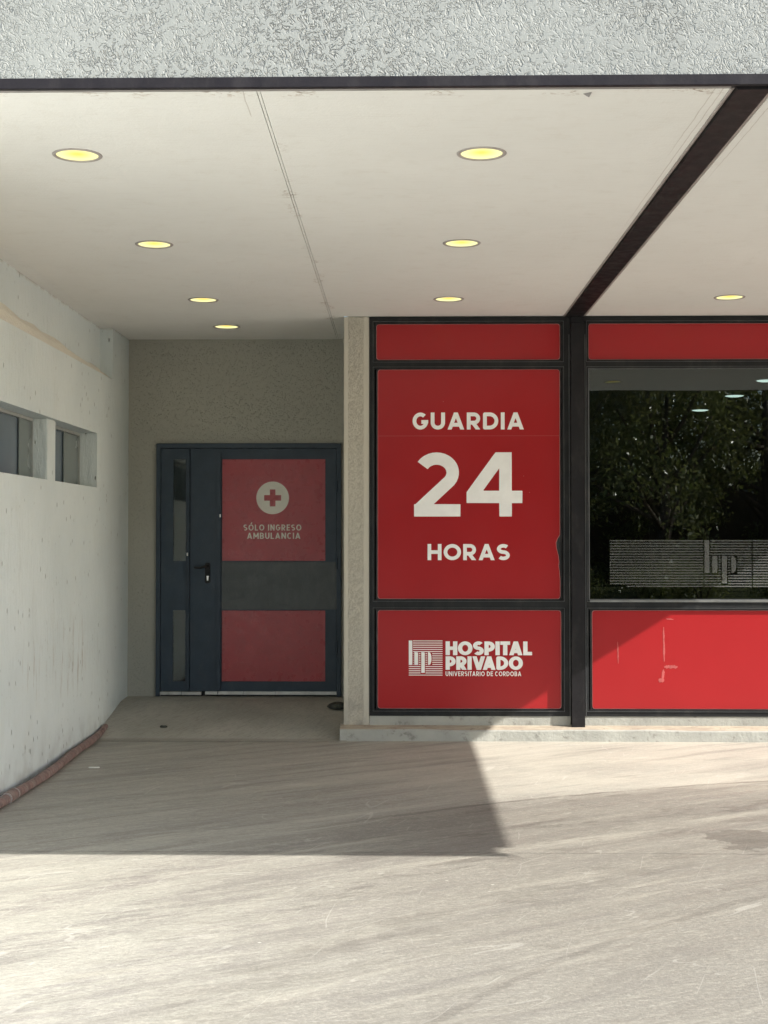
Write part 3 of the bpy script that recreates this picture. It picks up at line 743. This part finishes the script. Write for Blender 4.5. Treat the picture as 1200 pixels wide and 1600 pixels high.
for v in (760, 880, 1010):
    m = MB(); m.tube([(DX1-fx+.002, YD-.036, dz(v+9)), (DX1-fx+.002, YD-.036, dz(v-9))], .008, 10); m.build('hinge', M['door'], dr)
# white roundel with the cross and the two lines of text
yr = yl+.0055
cx_, cz_ = dx(426), dz(778); rr = (dx(451.5)-dx(400.5))/2; a1, a2 = rr*.52, rr*.17
cross = [(-a2, -a1), (a2, -a1), (a2, -a2), (a1, -a2), (a1, a2), (a2, a2), (a2, a1), (-a2, a1), (-a2, a2), (-a1, a2), (-a1, -a2), (-a2, -a2)]
decal('cross_roundel', [circle(cx_, cz_, rr, 64), [(cx_+a, cz_+b) for a, b in cross][::-1]], yr, M['whitedoor'], af)
T = text_loops('SÓLO INGRESO', dx(380.5), dx(471), dz(829), dz(819.5), .165, .78, .16, 40)+text_loops('AMBULANCIA', dx(386), dx(469.5), dz(842), dz(832.3), .165, .80, .14, 40)
decal('lettering', T, yr, M['whitedoor'], af)

# ---------------------------------------------------------------- pier
pm = MB(); pm.box(-.428, -.2385, YF-.002, YB-.003, .10, 3.139)
tag(pm.build('pier', M['pier'], bevel=.004), 'narrow beige stuccoed pier between the door recess and the red glazing', 'pillar')

# ---------------------------------------------------------------- kerb under the storefront
kb = empty('concrete_step', (2.5, YF-.1, 0), 'low weathered concrete step running under the red storefront', 'step')
m = MB(); m.mat(M['kerb']); K = 150; rng = random.Random(5)
xs = [-.452+(7.5+.452)*i/K for i in range(K+1)]
pv = []
for x in xs:
    a = .0035*math.sin(x*2.3)+.002*math.sin(x*7.1+1)+rng.uniform(-.0004, .0004); c = .003*math.sin(x*3.7+2)+.0015*math.sin(x*11)
    pv.append([(x, YF-.115+a*.6, -.1), (x, YF-.122+a, .0), (x, YF-.117+a, .074+c), (x, YF-.104+a, .083+c), (x, YF+.02, .104), (x, YF+.02, -.1)])
V = [p for r in pv for p in r]
for i in range(K):
    for k in range(6):
        m.mi = 0
        if k == 3: m.mat(M['tread'])
        else: m.mat(M['kerb'])
        m.quads([pv[i][k], pv[i][(k+1) % 6], pv[i+1][(k+1) % 6], pv[i+1][k]], [(0, 1, 2, 3)])
m.mat(M['kerb']); m.face(pv[0]); m.face(pv[-1])
m.build('step_block', None, kb)
m = MB(); m.box(-.236, 1.252, YF+.002, YF+.25, .1, .1685); m.box(1.350, 7.5, YF+.002, YF+.25, .1, .1685); m.build('upstand', M['kerb'], kb)

# ---------------------------------------------------------------- storefront
sf = empty('glazed_storefront', (2.0, YF, .169), 'black framed storefront with red film panels reading guardia 24 horas and a dark window', 'storefront')
def fxx(u): return at(u, 800, YF)[0]
def fz(v, u=730): return at(u, v, YF)[1]
XA, XB = -.237, 7.4
ztop = 3.136; zbot = .170
r1, r2 = fz(506), fz(562)          # upper band
r3, r4 = fz(577), fz(936)
r5, r6 = fz(953.5), fz(1107.5)
bays = [(-.2365, 1.272), (1.318, 4.35), (4.35, 7.4)]
ox = [(fxx(587), fxx(877)), (fxx(921), 4.28), (4.42, 7.33)]
yo = YF-.004      # face of the frame
fm = MB(); hs = []
for a, c in ox:
    for z0, z1 in ((r2-.006, r1+.006), (r4-.006, r3+.006), (r6-.006, r5+.006)):
        hs.append(rect(a-.008, c+.008, z0, z1)[::-1])
wall_panel(fm, rect(XA, XB, zbot, ztop), hs, lambda a, b, d: (a, yo+d, b), .07)
fo = fm.build('frame', M['black'], sf)
# raised glazing lips round every opening
for h in hs:
    x0, z0 = min(p[0] for p in h), min(p[1] for p in h); x1, z1 = max(p[0] for p in h), max(p[1] for p in h)
    m = MB(); wall_panel(m, rect(x0-.010, x1+.010, z0-.010, z1+.010), [rect(x0, x1, z0, z1)[::-1]], lambda a, b, d: (a, yo-.007+d, b), .0068)
    m.build('glazing_lip', M['black'], fo, bevel=.0015)
    m = MB(); wall_panel(m, rect(x0-.0125, x1+.0125, z0-.0125, z1+.0125), [rect(x0-.0104, x1+.0104, z0-.0104, z1+.0104)[::-1]], lambda a, b, d: (a, yo-.0085+d, b), .008)
    m.build('lip_edge', M['blacklip'], fo)
yp = yo+.012      # panel plane
def red_panel(x0, x1, z0, z1, notch=False, label=None):
    bk = MB(); bk.box(x0-.012, x1+.012, yp+.004, yp+.012, z0-.010, z1+.010)
    o = bk.build('red_panel', M['rubber'], sf)
    if label: o['label'] = label
    poly = rrect(x0, x1, z0, z1, .020)
    if notch:
        q = []
        for i, p in enumerate(poly):
            q.append(p)
            if i == 5:
                for v_, d in ((905, 0), (893, .004), (884, .009), (878, .006), (868, .012), (856, .026), (848, .028), (842, .018), (838, .006), (836, 0)): q.append((x1-d-.001, fz(v_)))
        poly = q
    cxm, czm = (x0+x1)/2, (z0+z1)/2
    e = MB(); prism_y(e, poly, yp+.0015, yp+.0035); e.build('film_edge', M['redline'], o)
    ins = [(p[0]+(.0035 if p[0] < cxm else -.0035), p[1]+(.003 if p[1] < czm else -.003)) for p in poly]
    f = MB(); prism_y(f, ins, yp+.0002, yp+.0013); f.build('film', M['red'], o)
    return o
X1a, X1b = fxx(588), fxx(876)
red_panel(X1a, X1b, r2, r1)
pg = red_panel(fxx(590), fxx(875.5), r4, r3, True, 'large red panel reading guardia 24 horas')
ph = red_panel(fxx(590), fxx(876.5), r6, r5, False, 'low red panel with the white hospital logo')
red_panel(fxx(920.5), 4.27, r2, r1)
pl = red_panel(fxx(924.5), 4.27, r6, r5, False, 'low red panel with tape residue')
red_panel(4.43, 7.32, r2, r1); red_panel(4.43, 7.32, r6, r5)
yt = yp+.0001
T = text_loops('GUARDIA', fxx(644.7), fxx(819.2), fz(671), fz(644.3), .222, 1.14, .145, 60)
T += text_loops('24', fxx(647), fxx(816.5), fz(807), fz(706.7), .192, 1., .095, 110)
T += text_loops('HORAS', fxx(668), fxx(796.5), fz(875.3), fz(850), .222, 1.14, .13, 60)
decal('lettering', T, yt, M['white'], pg)
T = text_loops('HOSPITAL', fxx(696), fxx(831), fz(1023.8), fz(1002.2), .25, .92, .03, 54)
T += text_loops('PRIVADO', fxx(696), fxx(816.6), fz(1046.8), fz(1025.6), .25, .92, .03, 54)
T += text_loops('UNIVERSITARIO DE CORDOBA', fxx(696), fxx(814), fz(1056.5), fz(1049.2), .165, .90, .15, 34)
decal('lettering', T, yt, M['white'], ph)
decal('logo_mark', hp_mark(fxx(638.6), fxx(691.2), fz(1055.7), fz(1001), 17, .36), yt, M['white'], ph)
# tape residue on the right low panel
rs = random.Random(11)
def residue(u0, v0, u1, v1, wd, wob=.35):
    P = []; n = 12; a = Vector((u0, v0)); b = Vector((u1, v1)); d = (b-a).normalized(); nn = Vector((-d.y, d.x))
    for s in (1, -1):
        rg = range(n+1) if s > 0 else range(n, -1, -1)
        for i in rg:
            p = a.lerp(b, i/n)+nn*s*wd*(.5+rs.uniform(-wob, wob)*.5)*(min(1, 3*min(i, n-i)/n+.4))
            P.append((fxx(p.x), fz(p.y, 1030)))
    return P
R_ = [residue(1036.5, 980, 1037, 1034, 2.6), residue(1036, 1046, 1034, 1066, 3.6), residue(1037, 1042, 1058, 1042, 5.0), residue(1028, 1063, 1037, 1063, 6.), residue(964.5, 1003, 965.5, 1037, 1.6), residue(1040, 967, 1052, 968, 1.6)]
for iq, q in enumerate(R_):
    decal('tape_residue', [q], yt-.00012*iq, M['residue'], pl, .0006)
# big window
gz0, gz1 = r4-.004, r3+.004
m = MB(); m.box(ox[1][0]-.006, 4.286, yp, yp+.008, gz0, gz1); gp = m.build('window_pane', M['glass'], sf)
m = MB(); m.box(4.414, 7.336, yp, yp+.008, gz0, gz1); m.build('window_pane', M['glass'], sf)
wf = MB()
for h in hs[4:5]:
    x0, z0 = min(p[0] for p in h), min(p[1] for p in h); x1, z1 = max(p[0] for p in h), max(p[1] for p in h)
    wall_panel(wf, rect(x0+.0005, x1-.0005, z0+.0005, z1-.0005), [rect(x0+.009, x1-.009, z0+.007, z1-.007)[::-1]], lambda a, b, d: (a, yo+.002+d, b), .0095)
wf.build('window_bead', M['blacklip'], sf)
for zz, hh in ((gz0-.006, .004), (gz0-.016, .005)):
    m = MB(); m.box(ox[1][0], 4.28, yo-.0125, yo-.009, zz, zz+hh); m.build('sill_strip', M['alu'], sf)
# striped privacy vinyl with the monogram
ys = yp-.0003
za, zb = fz(917, 1050), fz(844, 1050)
def stripes(u0, u1, cut=None, n=18, fill=.42):
    out = []; H_ = zb-za; pt = H_/(n-1+fill)
    for i in range(n):
        a0 = fxx(u0) if not (cut and i == n-1) else fxx(cut)
        out.append(rect(a0, u1 if u1 < 10 else fxx(u1), zb-i*pt-pt*fill, zb-i*pt))
    return out
decal('stripe_decal', stripes(952.7, 1098.7, 979), ys, M['frost'], gp, .0004)
decal('stripe_decal', hp_mark(fxx(1100.7), fxx(1174.3), za, zb, 18, .42), ys, M['frost'], gp, .0004)
decal('stripe_decal', stripes(1176.3, 4.2), ys, M['frost'], gp, .0004)

# ---------------------------------------------------------------- steel post and beam
st = empty('steel_post_and_beam', (1.30, YF, .1), 'black steel post between the panels with its beam crossing the soffit', 'post')
m = MB(); m.box(fxx(891.5), fxx(912), YF-.045, YF-.0125, .088, 3.085); m.build('post', M['steel'], st, bevel=.002)
m = MB(); m.box(fxx(891.5)-.003, fxx(912)+.003, YF-.049, YF-.0125, 3.0855, 3.128); m.build('collar', M['steel'], st, bevel=.002)
m = MB(); m.box(1.225, 1.350, YC+.003, YF-.006, 3.1285, 3.25); m.build('beam', M['steel'], st, bevel=.002)
m = MB(); m.box(fxx(889), fxx(890), YF-.0165, YF-.0125, .17, 3.0); m.box(fxx(914), fxx(915), YF-.0165, YF-.0125, .17, 3.0); m.build('seam_strip', M['blacklip'], st)

# ---------------------------------------------------------------- canopy
cp = empty('entrance_canopy', (1.6, YC, 3.1), 'deep flat canopy with textured grey fascia and cream plasterboard soffit', 'canopy')
m = MB(); m.box(-4.5, XE, YC-.012, YC+.16, HC+.040, 4.35); m.build('fascia', M['fascia'], cp)
m = MB(); m.box(-4.5, XE-.002, YC-.020, YC+.004, HC-.001, HC+.038); m.box(-4.5, XE-.002, YC+.004, YC+.03, HC+.003, HC+.030); m.build('edge_strip', M['edge'], cp, bevel=.0015)
m = MB(); m.box(XE-.16, XE, YC+.16, YF+.3, HC+.002, 4.35); m.build('side_fascia', M['fascia'], cp)
m = MB(); m.box(-4.5, XE, YC+.16, YB+.2, 4.1, 4.2); m.build('canopy_roof', M['roof'], cp)
LIGHTS = [(-1.393, 5.86), (-1.387, 7.67), (-1.372, 9.483), (-1.366, 10.707), (.345, 5.868), (.339, 7.672), (.328, 9.486), (2.252, 5.87), (2.252, 7.67), (2.252, 9.45), (4.2, 5.87), (4.2, 7.67), (4.2, 9.45)]
RH = .0925
def soffit(outer, mark=None):
    xs0, xs1 = min(p[0] for p in outer), max(p[0] for p in outer)
    hl = [circle(x, y, RH, 48)[::-1] for x, y in LIGHTS if xs0 < x < xs1]
    mb = MB(); vv, tr = sheet_holes(outer, hl)
    mb.quads([(x, y, HC) for x, y in vv], [tuple(t) for t in tr]); mb.quads([(x, y, HC+.0125) for x, y in vv], [tuple(t) for t in tr])
    for lp in [outer]+hl:
        for i in range(len(lp)):
            a, b_ = lp[i], lp[(i+1) % len(lp)]
            mb.face([(*a, HC), (*b_, HC), (*b_, HC+.0125), (*a, HC+.0125)])
    return mb.build('soffit_panel', M['ceiling'], cp)
yS = YC+.030
yQ = 11.405
soffit([(XW+.001, yS), (-.5345, yS), (-.5345, yQ), (XW+.001, yQ)])
soffit([(-.5185, yS), (1.205, yS), (1.205, YF-.006), (-.43, YF-.006), (-.43, yQ), (-.5185, yQ)])
soffit([(1.372, yS), (5.38, yS), (5.38, YF-.006), (1.372, YF-.006)])
# strip of soffit over the set-back part of the side wall
m = MB(); m.box(XR-.01, XW-.0005, yS, 10.757, HC, HC+.0125); m.build('soffit_panel', M['ceiling'], cp)
m = MB(); m.box(-.5315, -.5215, yS, yQ, HC+.0005, HC+.009); m.build('joint_strip', M['ceiling'], cp)
m = MB(); m.box(-.5355, -.5165, yS, yQ, HC+.0135, HC+.018); m.build('joint_backing', M['gap'], cp)
m = MB(); m.box(XR, 1.205, YC+.006, yS-.002, HC+.0005, HC+.009); m.box(1.372, 5.38, YC+.006, yS-.002, HC+.0005, HC+.009); m.build('gap_shade_strip', M['gap'], cp)  # grey strip, shade of the edge gap put into its colour
for a, c, dzv in ((1.2065, 1.2225, 0.), (1.353, 1.3705, 0.)):
    m = MB(); m.box(a, a+(c-a)*.45, yS, YF-.006, HC-.004, HC+.008); m.box(a+(c-a)*.45+.001, c, yS, YF-.006, HC+.002, HC+.009); m.build('beam_trim', M['trim'], cp)
# void behind the soffit closed by side pieces
m = MB(); m.box(XR-.02, XE-.17, YC+.16, YF+.1, HC+.11, HC+.12); m.build('soffit_backing', M['roof'], cp)
# a paint chip hanging off the soffit edge
m = MB(); cxp, cyp = atz(916, 146, HC)
m.quads([(cxp-.012, cyp, HC-.001), (cxp+.006, cyp+.03, HC-.001), (cxp+.018, cyp-.02, HC-.002), (cxp+.01, cyp-.005, HC-.016)], [(0, 1, 3), (1, 2, 3), (2, 0, 3), (0, 2, 1)])
m.build('paint_chip', M['gap'], cp)
# ---------------------------------------------------------------- downlights
def lathe(prof, n=48):
    v = []; f = []
    for r, z in prof:
        v += [(r*math.cos(2*PI*k/n), r*math.sin(2*PI*k/n), z) for k in range(n)]
    for i in range(len(prof)-1):
        for k in range(n): f.append((i*n+k, i*n+(k+1) % n, (i+1)*n+(k+1) % n, (i+1)*n+k))
    return v, f
def make_light():
    r = empty('downlight', (0, 0, 0), 'x', 'ceiling light')
    me = MB(); v, f = lathe([(.0895, .004), (.0895, -.002), (.092, -.0045), (.102, -.0045), (.1065, -.0015), (.1068, -.0004), (.0925, -.0004), (.0922, .011), (.0895, .011)]); me.quads(v, f); a = me.build('trim_ring', M['trim'], r, smooth=True)
    me = MB(); v, f = lathe([(.0005, .0045), (.04, .0042), (.075, .0030), (.0893, .0008), (.0893, .009), (.0005, .010)]); me.quads(v, f); b_ = me.build('diffuser', M['lamp'], r, smooth=True)
    return r
def copy_tree(o, parent=None):
    c = o.copy(); COL.objects.link(c); c.parent = parent
    for ch in list(o.children): copy_tree(ch, c)
    return c
LAB = ['lit round downlight nearest the camera on the left soffit, left of the joint',
       'lit round downlight second from the camera in the row beside the left wall',
       'lit round downlight third from the camera in the row beside the left wall',
       'small lit downlight directly in front of the metal door wall',
       'lit round downlight nearest the camera in the middle soffit panel',
       'lit round downlight midway along the middle soffit panel',
       'lit round downlight just in front of the tall red glazing panels',
       'lit downlight out of view at the front of the right soffit',
       'lit downlight out of view midway along the right soffit',
       'lit round downlight above the dark window, right of the black beam',
       'lit downlight out of view at the front of the far right soffit', 'lit downlight out of view midway along the far right soffit', 'lit downlight out of view at the back of the far right soffit']
for o in list(COL.objects): pass
bpy.context.view_layer.update()
L0 = make_light()
for i, (x, y) in enumerate(LIGHTS):
    o = L0 if i == 0 else copy_tree(L0)
    o.location = (x, y, HC); o['label'] = LAB[i]; o['group'] = 'downlights in the canopy soffit'

# ---------------------------------------------------------------- pipe on the ground along the wall
pi_ = empty('drain_pipe', (XW+.06, 7.5, 0), 'reddish brown pipe lying on the ground against the white side wall', 'pipe')
pts = [(XW+.045, 1.2, .028), (XW+.05, 4, .028), (XW+.04, 6.2, .028), (XW+.055, 7.2, .028), (XW+.060, 7.75, .028), (XW+.075, 8.3, .028), (XW+.070, 8.8, .028), (XW+.045, 9.3, .028), (XW+.038, 9.8, .028), (XW+.034, 10.15, .034), (XW+.030, 10.42, .062)]
def smooth_path(p, n=6):
    out = []; p = [Vector(a) for a in p]
    for i in range(len(p)-1):
        a, b, c, d = p[max(i-1, 0)], p[i], p[i+1], p[min(i+2, len(p)-1)]
        for k in range(n):
            t = k/n; out.append(.5*((2*b)+(c-a)*t+(2*a-5*b+4*c-d)*t*t+(3*b-a-3*c+d)*t**3))
    return out+[p[-1]]
sp = smooth_path(pts); rad = [.029+.0015*math.sin(q.y*9) if q.y < 9.9 else max(.016, .029-(q.y-9.9)*.016) for q in sp]
m = MB(); m.tube(sp, rad, 16); m.build('pipe_body', M['pvc'], pi_, smooth=True)
m = MB(); m.tube([(XW+.0595, 7.70, .030), (XW+.0610, 7.84, .030)], .0345, 18); m.build('coupling', M['pvc'], pi_, bevel=.003)
m = MB()
for yy in (7.69, 7.845): m = MB(); m.tube([(XW+.0602, yy, .030), (XW+.0602, yy+.008, .030)], .0355, 18); m.build('coupling_ring', M['trim'], pi_)
# ---------------------------------------------------------------- litter
def blob(name, x, y, z, sx, sy, sz, mat, seed, label, cat, rot=0):
    bm = bmesh.new(); bmesh.ops.create_icosphere(bm, subdivisions=4, radius=1); r = random.Random(seed)
    ks = [(Vector((r.uniform(-1, 1), r.uniform(-1, 1), r.uniform(-1, 1)))*3.2, r.uniform(0, 6)) for _ in range(7)]
    for v_ in bm.verts:
        p = v_.co.copy(); d = sum(math.sin(k.dot(p)*1.6+f) for k, f in ks)*.055
        q = p*(1+d); v_.co = (q.x*sx, q.y*sy, max(-.2, q.z)*sz)
    me = bpy.data.meshes.new(name); bm.to_mesh(me); bm.free(); me.materials.append(mat)
    for f in me.polygons: f.use_smooth = True
    o = bpy.data.objects.new(name, me); COL.objects.link(o); o.location = (x, y, z); o.rotation_euler = (0, 0, rot); return tag(o, label, cat)
blob('rag', -.50, 10.97, .145, .085, .12, .035, M['scrap'], 4, 'crumpled dark rag on the ramp against the stuccoed pier', 'rag', .3)
x, y = atz(147, 1200, 0); m = MB(); m.box(x-.036, x+.036, y-.006, y+.006, .0005, .007); tag(m.build('litter_stick', M['litter'], bevel=.002), 'thin white plastic stick lying on the shaded concrete', 'litter')
x, y = atz(151, 1157, 0); m = MB(); m.box(x-.015, x+.018, y-.012, y+.006, .012, .02); tag(m.build('litter_scrap', M['litter'], bevel=.002), 'tiny white scrap beside the far end of the pipe', 'litter')
x, y = -1.80, 10.42; blob('pebble', x, y, .058, .028, .02, .012, M['scrap'], 9, 'small dark pebble on the ramp below the left door leaf', 'pebble')

# ---------------------------------------------------------------- building behind
bd = empty('hospital_building', (3, YF+.3, 0), 'dark interior and walls of the building behind the glazing', 'building')
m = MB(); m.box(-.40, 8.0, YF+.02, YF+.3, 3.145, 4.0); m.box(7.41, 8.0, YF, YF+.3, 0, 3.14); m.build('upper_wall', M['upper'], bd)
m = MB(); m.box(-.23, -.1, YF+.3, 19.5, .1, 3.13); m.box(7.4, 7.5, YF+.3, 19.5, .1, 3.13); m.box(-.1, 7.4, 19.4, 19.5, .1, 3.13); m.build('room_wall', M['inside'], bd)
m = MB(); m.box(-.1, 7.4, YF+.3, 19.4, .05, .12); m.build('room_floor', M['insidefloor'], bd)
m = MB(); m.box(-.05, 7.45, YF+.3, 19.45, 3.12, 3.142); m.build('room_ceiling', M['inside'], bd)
# interior downlights
def inner(u, v):
    zc = 3.117; return atz(u, v, zc)
IL = [inner(1198, 593.5), inner(1147.5, 617.5), inner(1094, 640)]
IL.append((IL[0][0]+1.9, IL[0][1])); 
ILB = ['cool white lamp inside, nearest the window glass at the right edge', 'cool white lamp inside, between the nearest and the farthest one', 'cool white lamp inside, farthest from the window glass', 'cool white lamp inside, out of view to the right']
i0 = empty('room_light', (0, 0, 0), 'x', 'ceiling light')
mm = MB(); v, f = lathe([(.001, -.022), (.07, -.019), (.10, -.012), (.105, 0), (.001, 0.001)], 32); mm.quads(v, f); mm.build('diffuser', M['lampwhite'], i0)
mm = MB(); v, f = lathe([(.106, .001), (.106, -.009), (.12, -.006), (.122, .001)], 32); mm.quads(v, f); mm.build('trim_ring', M['trim'], i0)
for k, (x, y) in enumerate(IL):
    o = i0 if k == 0 else copy_tree(i0); o.location = (x, y, 3.118); o['label'] = ILB[k]; o['group'] = 'lamps inside the building'
# desk with monitor
dk = empty('reception_desk', (2.6, 12.6, .12), 'dark reception desk inside the window carrying a monitor', 'desk')
m = MB(); m.box(1.9, 3.6, 12.4, 13.0, .80, .84); m.build('desk_top', M['insidefloor'], dk, bevel=.005)
m = MB(); m.box(1.95, 3.55, 12.45, 12.49, .12, .80); m.build('front_panel', M['inside'], dk)
for xx in (1.93, 3.53): m = MB(); m.box(xx, xx+.04, 12.5, 12.97, .12, .80); m.build('side_panel', M['inside'], dk)
mo = empty('monitor', (2.45, 12.7, .84), 'black monitor standing on the desk behind the window', 'monitor')
(mx0, mz1), (mx1, mz0) = at(1000, 792, 12.7), at(1037, 819, 12.7)
m = MB(); m.box(mx0, mx1, 12.68, 12.71, mz0, mz1); m.build('screen', M['rubber'], mo, bevel=.004)
m = MB(); m.box((mx0+mx1)/2-.02, (mx0+mx1)/2+.02, 12.712, 12.74, .855, mz0+.1); m.build('stand', M['rubber'], mo)
m = MB(); m.box((mx0+mx1)/2-.1, (mx0+mx1)/2+.1, 12.65, 12.8, .841, .854); m.build('foot', M['rubber'], mo)

# ---------------------------------------------------------------- garden behind the camera, seen in the glass
def leaf_mesh(name, clusters, per, size, seed, stretch=(1, 1, 1)):
    r = np.random.default_rng(seed); V = []; 
    for (cx, cy, cz, cr) in clusters:
        n = int(per*cr*cr); d = r.normal(size=(n, 3)); d /= np.linalg.norm(d, axis=1)[:, None]
        rad = cr*(r.random(n)**.45)[:, None]; c = np.array([cx, cy, cz])+d*rad*np.array(stretch)
        a = r.normal(size=(n, 3))+np.array([0, 0, -.6]); a /= np.linalg.norm(a, axis=1)[:, None]
        b = np.cross(a, r.normal(size=(n, 3))); b /= np.linalg.norm(b, axis=1)[:, None]
        s = size*(r.random(n)*.7+.6)[:, None]
        V.append(np.stack([c-a*s, c+b*s*.38, c+a*s, c-b*s*.38], 1))
    V = np.concatenate(V).reshape(-1, 3); nf = len(V)//4
    me = bpy.data.meshes.new(name); me.vertices.add(len(V)); me.vertices.foreach_set('co', V.ravel())
    me.loops.add(nf*4); me.loops.foreach_set('vertex_index', np.arange(nf*4)); me.polygons.add(nf)
    me.polygons.foreach_set('loop_start', np.arange(nf)*4); me.polygons.foreach_set('loop_total', np.full(nf, 4)); me.update(); me.materials.append(M['leaf']); return me
def make_tree(label, seed, h=7.):
    r = random.Random(seed); t = empty('tree', (0, 0, 0), label, 'tree', 'trees in the garden behind the yard')
    b = MB(); path = [(0, 0, -.1), (.05, .05, 1.0), (.15, 0, 2.0), (.1, .1, 3.2), (.2, .1, 4.8)]
    b.tube(path, [.2, .16, .13, .10, .04], 10); cl = []
    for k in range(13):
        z0 = r.uniform(1.3, 4.0); a = r.uniform(0, 2*PI); l = r.uniform(1.2, 2.3); tip = (math.cos(a)*l, math.sin(a)*l, z0+r.uniform(.5, 2.2))
        b.tube([(.1, .05, z0), (tip[0]*.5, tip[1]*.5, z0+(tip[2]-z0)*.35), tip], [.06, .045, .02], 7)
        cl.append((*tip, r.uniform(.6, 1.1))); cl.append((tip[0]*.55, tip[1]*.55, tip[2]+.2, r.uniform(.5, .9)))
        cl.append((tip[0]*1.15, tip[1]*1.15, tip[2]-.8, r.uniform(.35, .7)))
    for k in range(5): cl.append((r.uniform(-.9, .9), r.uniform(-.9, .9), r.uniform(4.6, h-1), r.uniform(.7, 1.1)))
    b.build('trunk', M['bark'], t, smooth=True)
    o = bpy.data.objects.new('crown', leaf_mesh('crown', cl, 420, .075, seed)); COL.objects.link(o); o.parent = t
    return t
tA = make_tree('leafy green tree reflected in the middle of the dark window', 1); tB = make_tree('darker leafy tree reflected at the left of the window', 5)
SP = [(5.9, -11.2, 0, 1.0, tA, None), (3.4, -12.6, 1.2, 1.05, tB, None), (9.4, -14.6, 2.1, 1.15, tB, 'big tree reflected at the right of the window'), (1.0, -14.0, .4, 1.1, tA, 'tree behind the yard left of the reflected ones'),
      (-3.6, -12.5, 2.6, 1.1, tA, 'tree behind the yard on the left'), (7.3, -17.5, 3.3, 1.35, tA, 'tall tree standing behind the front garden trees'), (4.2, -18.5, 4.3, 1.35, tB, 'tall tree far back behind the left garden tree'), (12.0, -18, 5.0, 1.4, tB, 'tall tree far back on the right'), (-7.5, -16, 1.1, 1.3, tB, 'tall tree at the far left of the garden')]
for k, (x, y, a, s, src, lab) in enumerate(SP):
    o = src if lab is None else copy_tree(src)
    if lab: o['label'] = lab
    o.location = (x, y, 0); o.rotation_euler = (0, 0, a); o.scale = (s, s, s)
rb = random.Random(8); cl = [(rb.uniform(-.6, .6), rb.uniform(-.35, .35), rb.uniform(.25, .75), rb.uniform(.28, .45)) for _ in range(9)]
sh = empty('shrub', (0, 0, 0), 'x', 'shrub', 'low shrubs along the garden kerb')
o = bpy.data.objects.new('foliage', leaf_mesh('foliage', cl, 1500, .045, 3)); COL.objects.link(o); o.parent = sh
m = MB()
for a in range(5): m.tube([(0, 0, -.05), (math.cos(a*1.3)*.3, math.sin(a*1.3)*.2, .6)], [.02, .008], 6)
m.build('stem', M['bark'], sh)
SN = ['first', 'second', 'third', 'fourth', 'fifth', 'sixth', 'seventh', 'eighth']
for k in range(8):
    o = sh if k == 0 else copy_tree(sh); o['label'] = 'low green shrub, %s from the right along the garden kerb' % SN[k]
    s = rb.uniform(.8, 1.25); o.location = (10.6-k*1.35+rb.uniform(-.2, .2), -9.9-rb.uniform(0, .7), -.02); o.scale = (s, s, s*rb.uniform(.8, 1.1)); o.rotation_euler = (0, 0, rb.uniform(0, 6))

hb = random.Random(21); cl = []  # added leafy screen, hides the bright horizon from the glass
for k in range(150):
    cl.append((-20+k*.36+hb.uniform(-.2, .2), hb.uniform(-.35, .35), hb.uniform(.2, 3.2), hb.uniform(.5, .8)))
hg = empty('hedge_screen', (0, -22, 0), 'tall leafy screen added behind the trees to darken the reflected horizon', 'hedge_screen')
o = bpy.data.objects.new('foliage', leaf_mesh('hedge_foliage', cl, 520, .085, 30)); COL.objects.link(o); o.parent = hg
m = MB(); m.box(-20, 34, -22.9, -22.5, 0, 3.6); m.build('solid_core', M['bark'], hg)  # opaque box added inside so no sky shows through
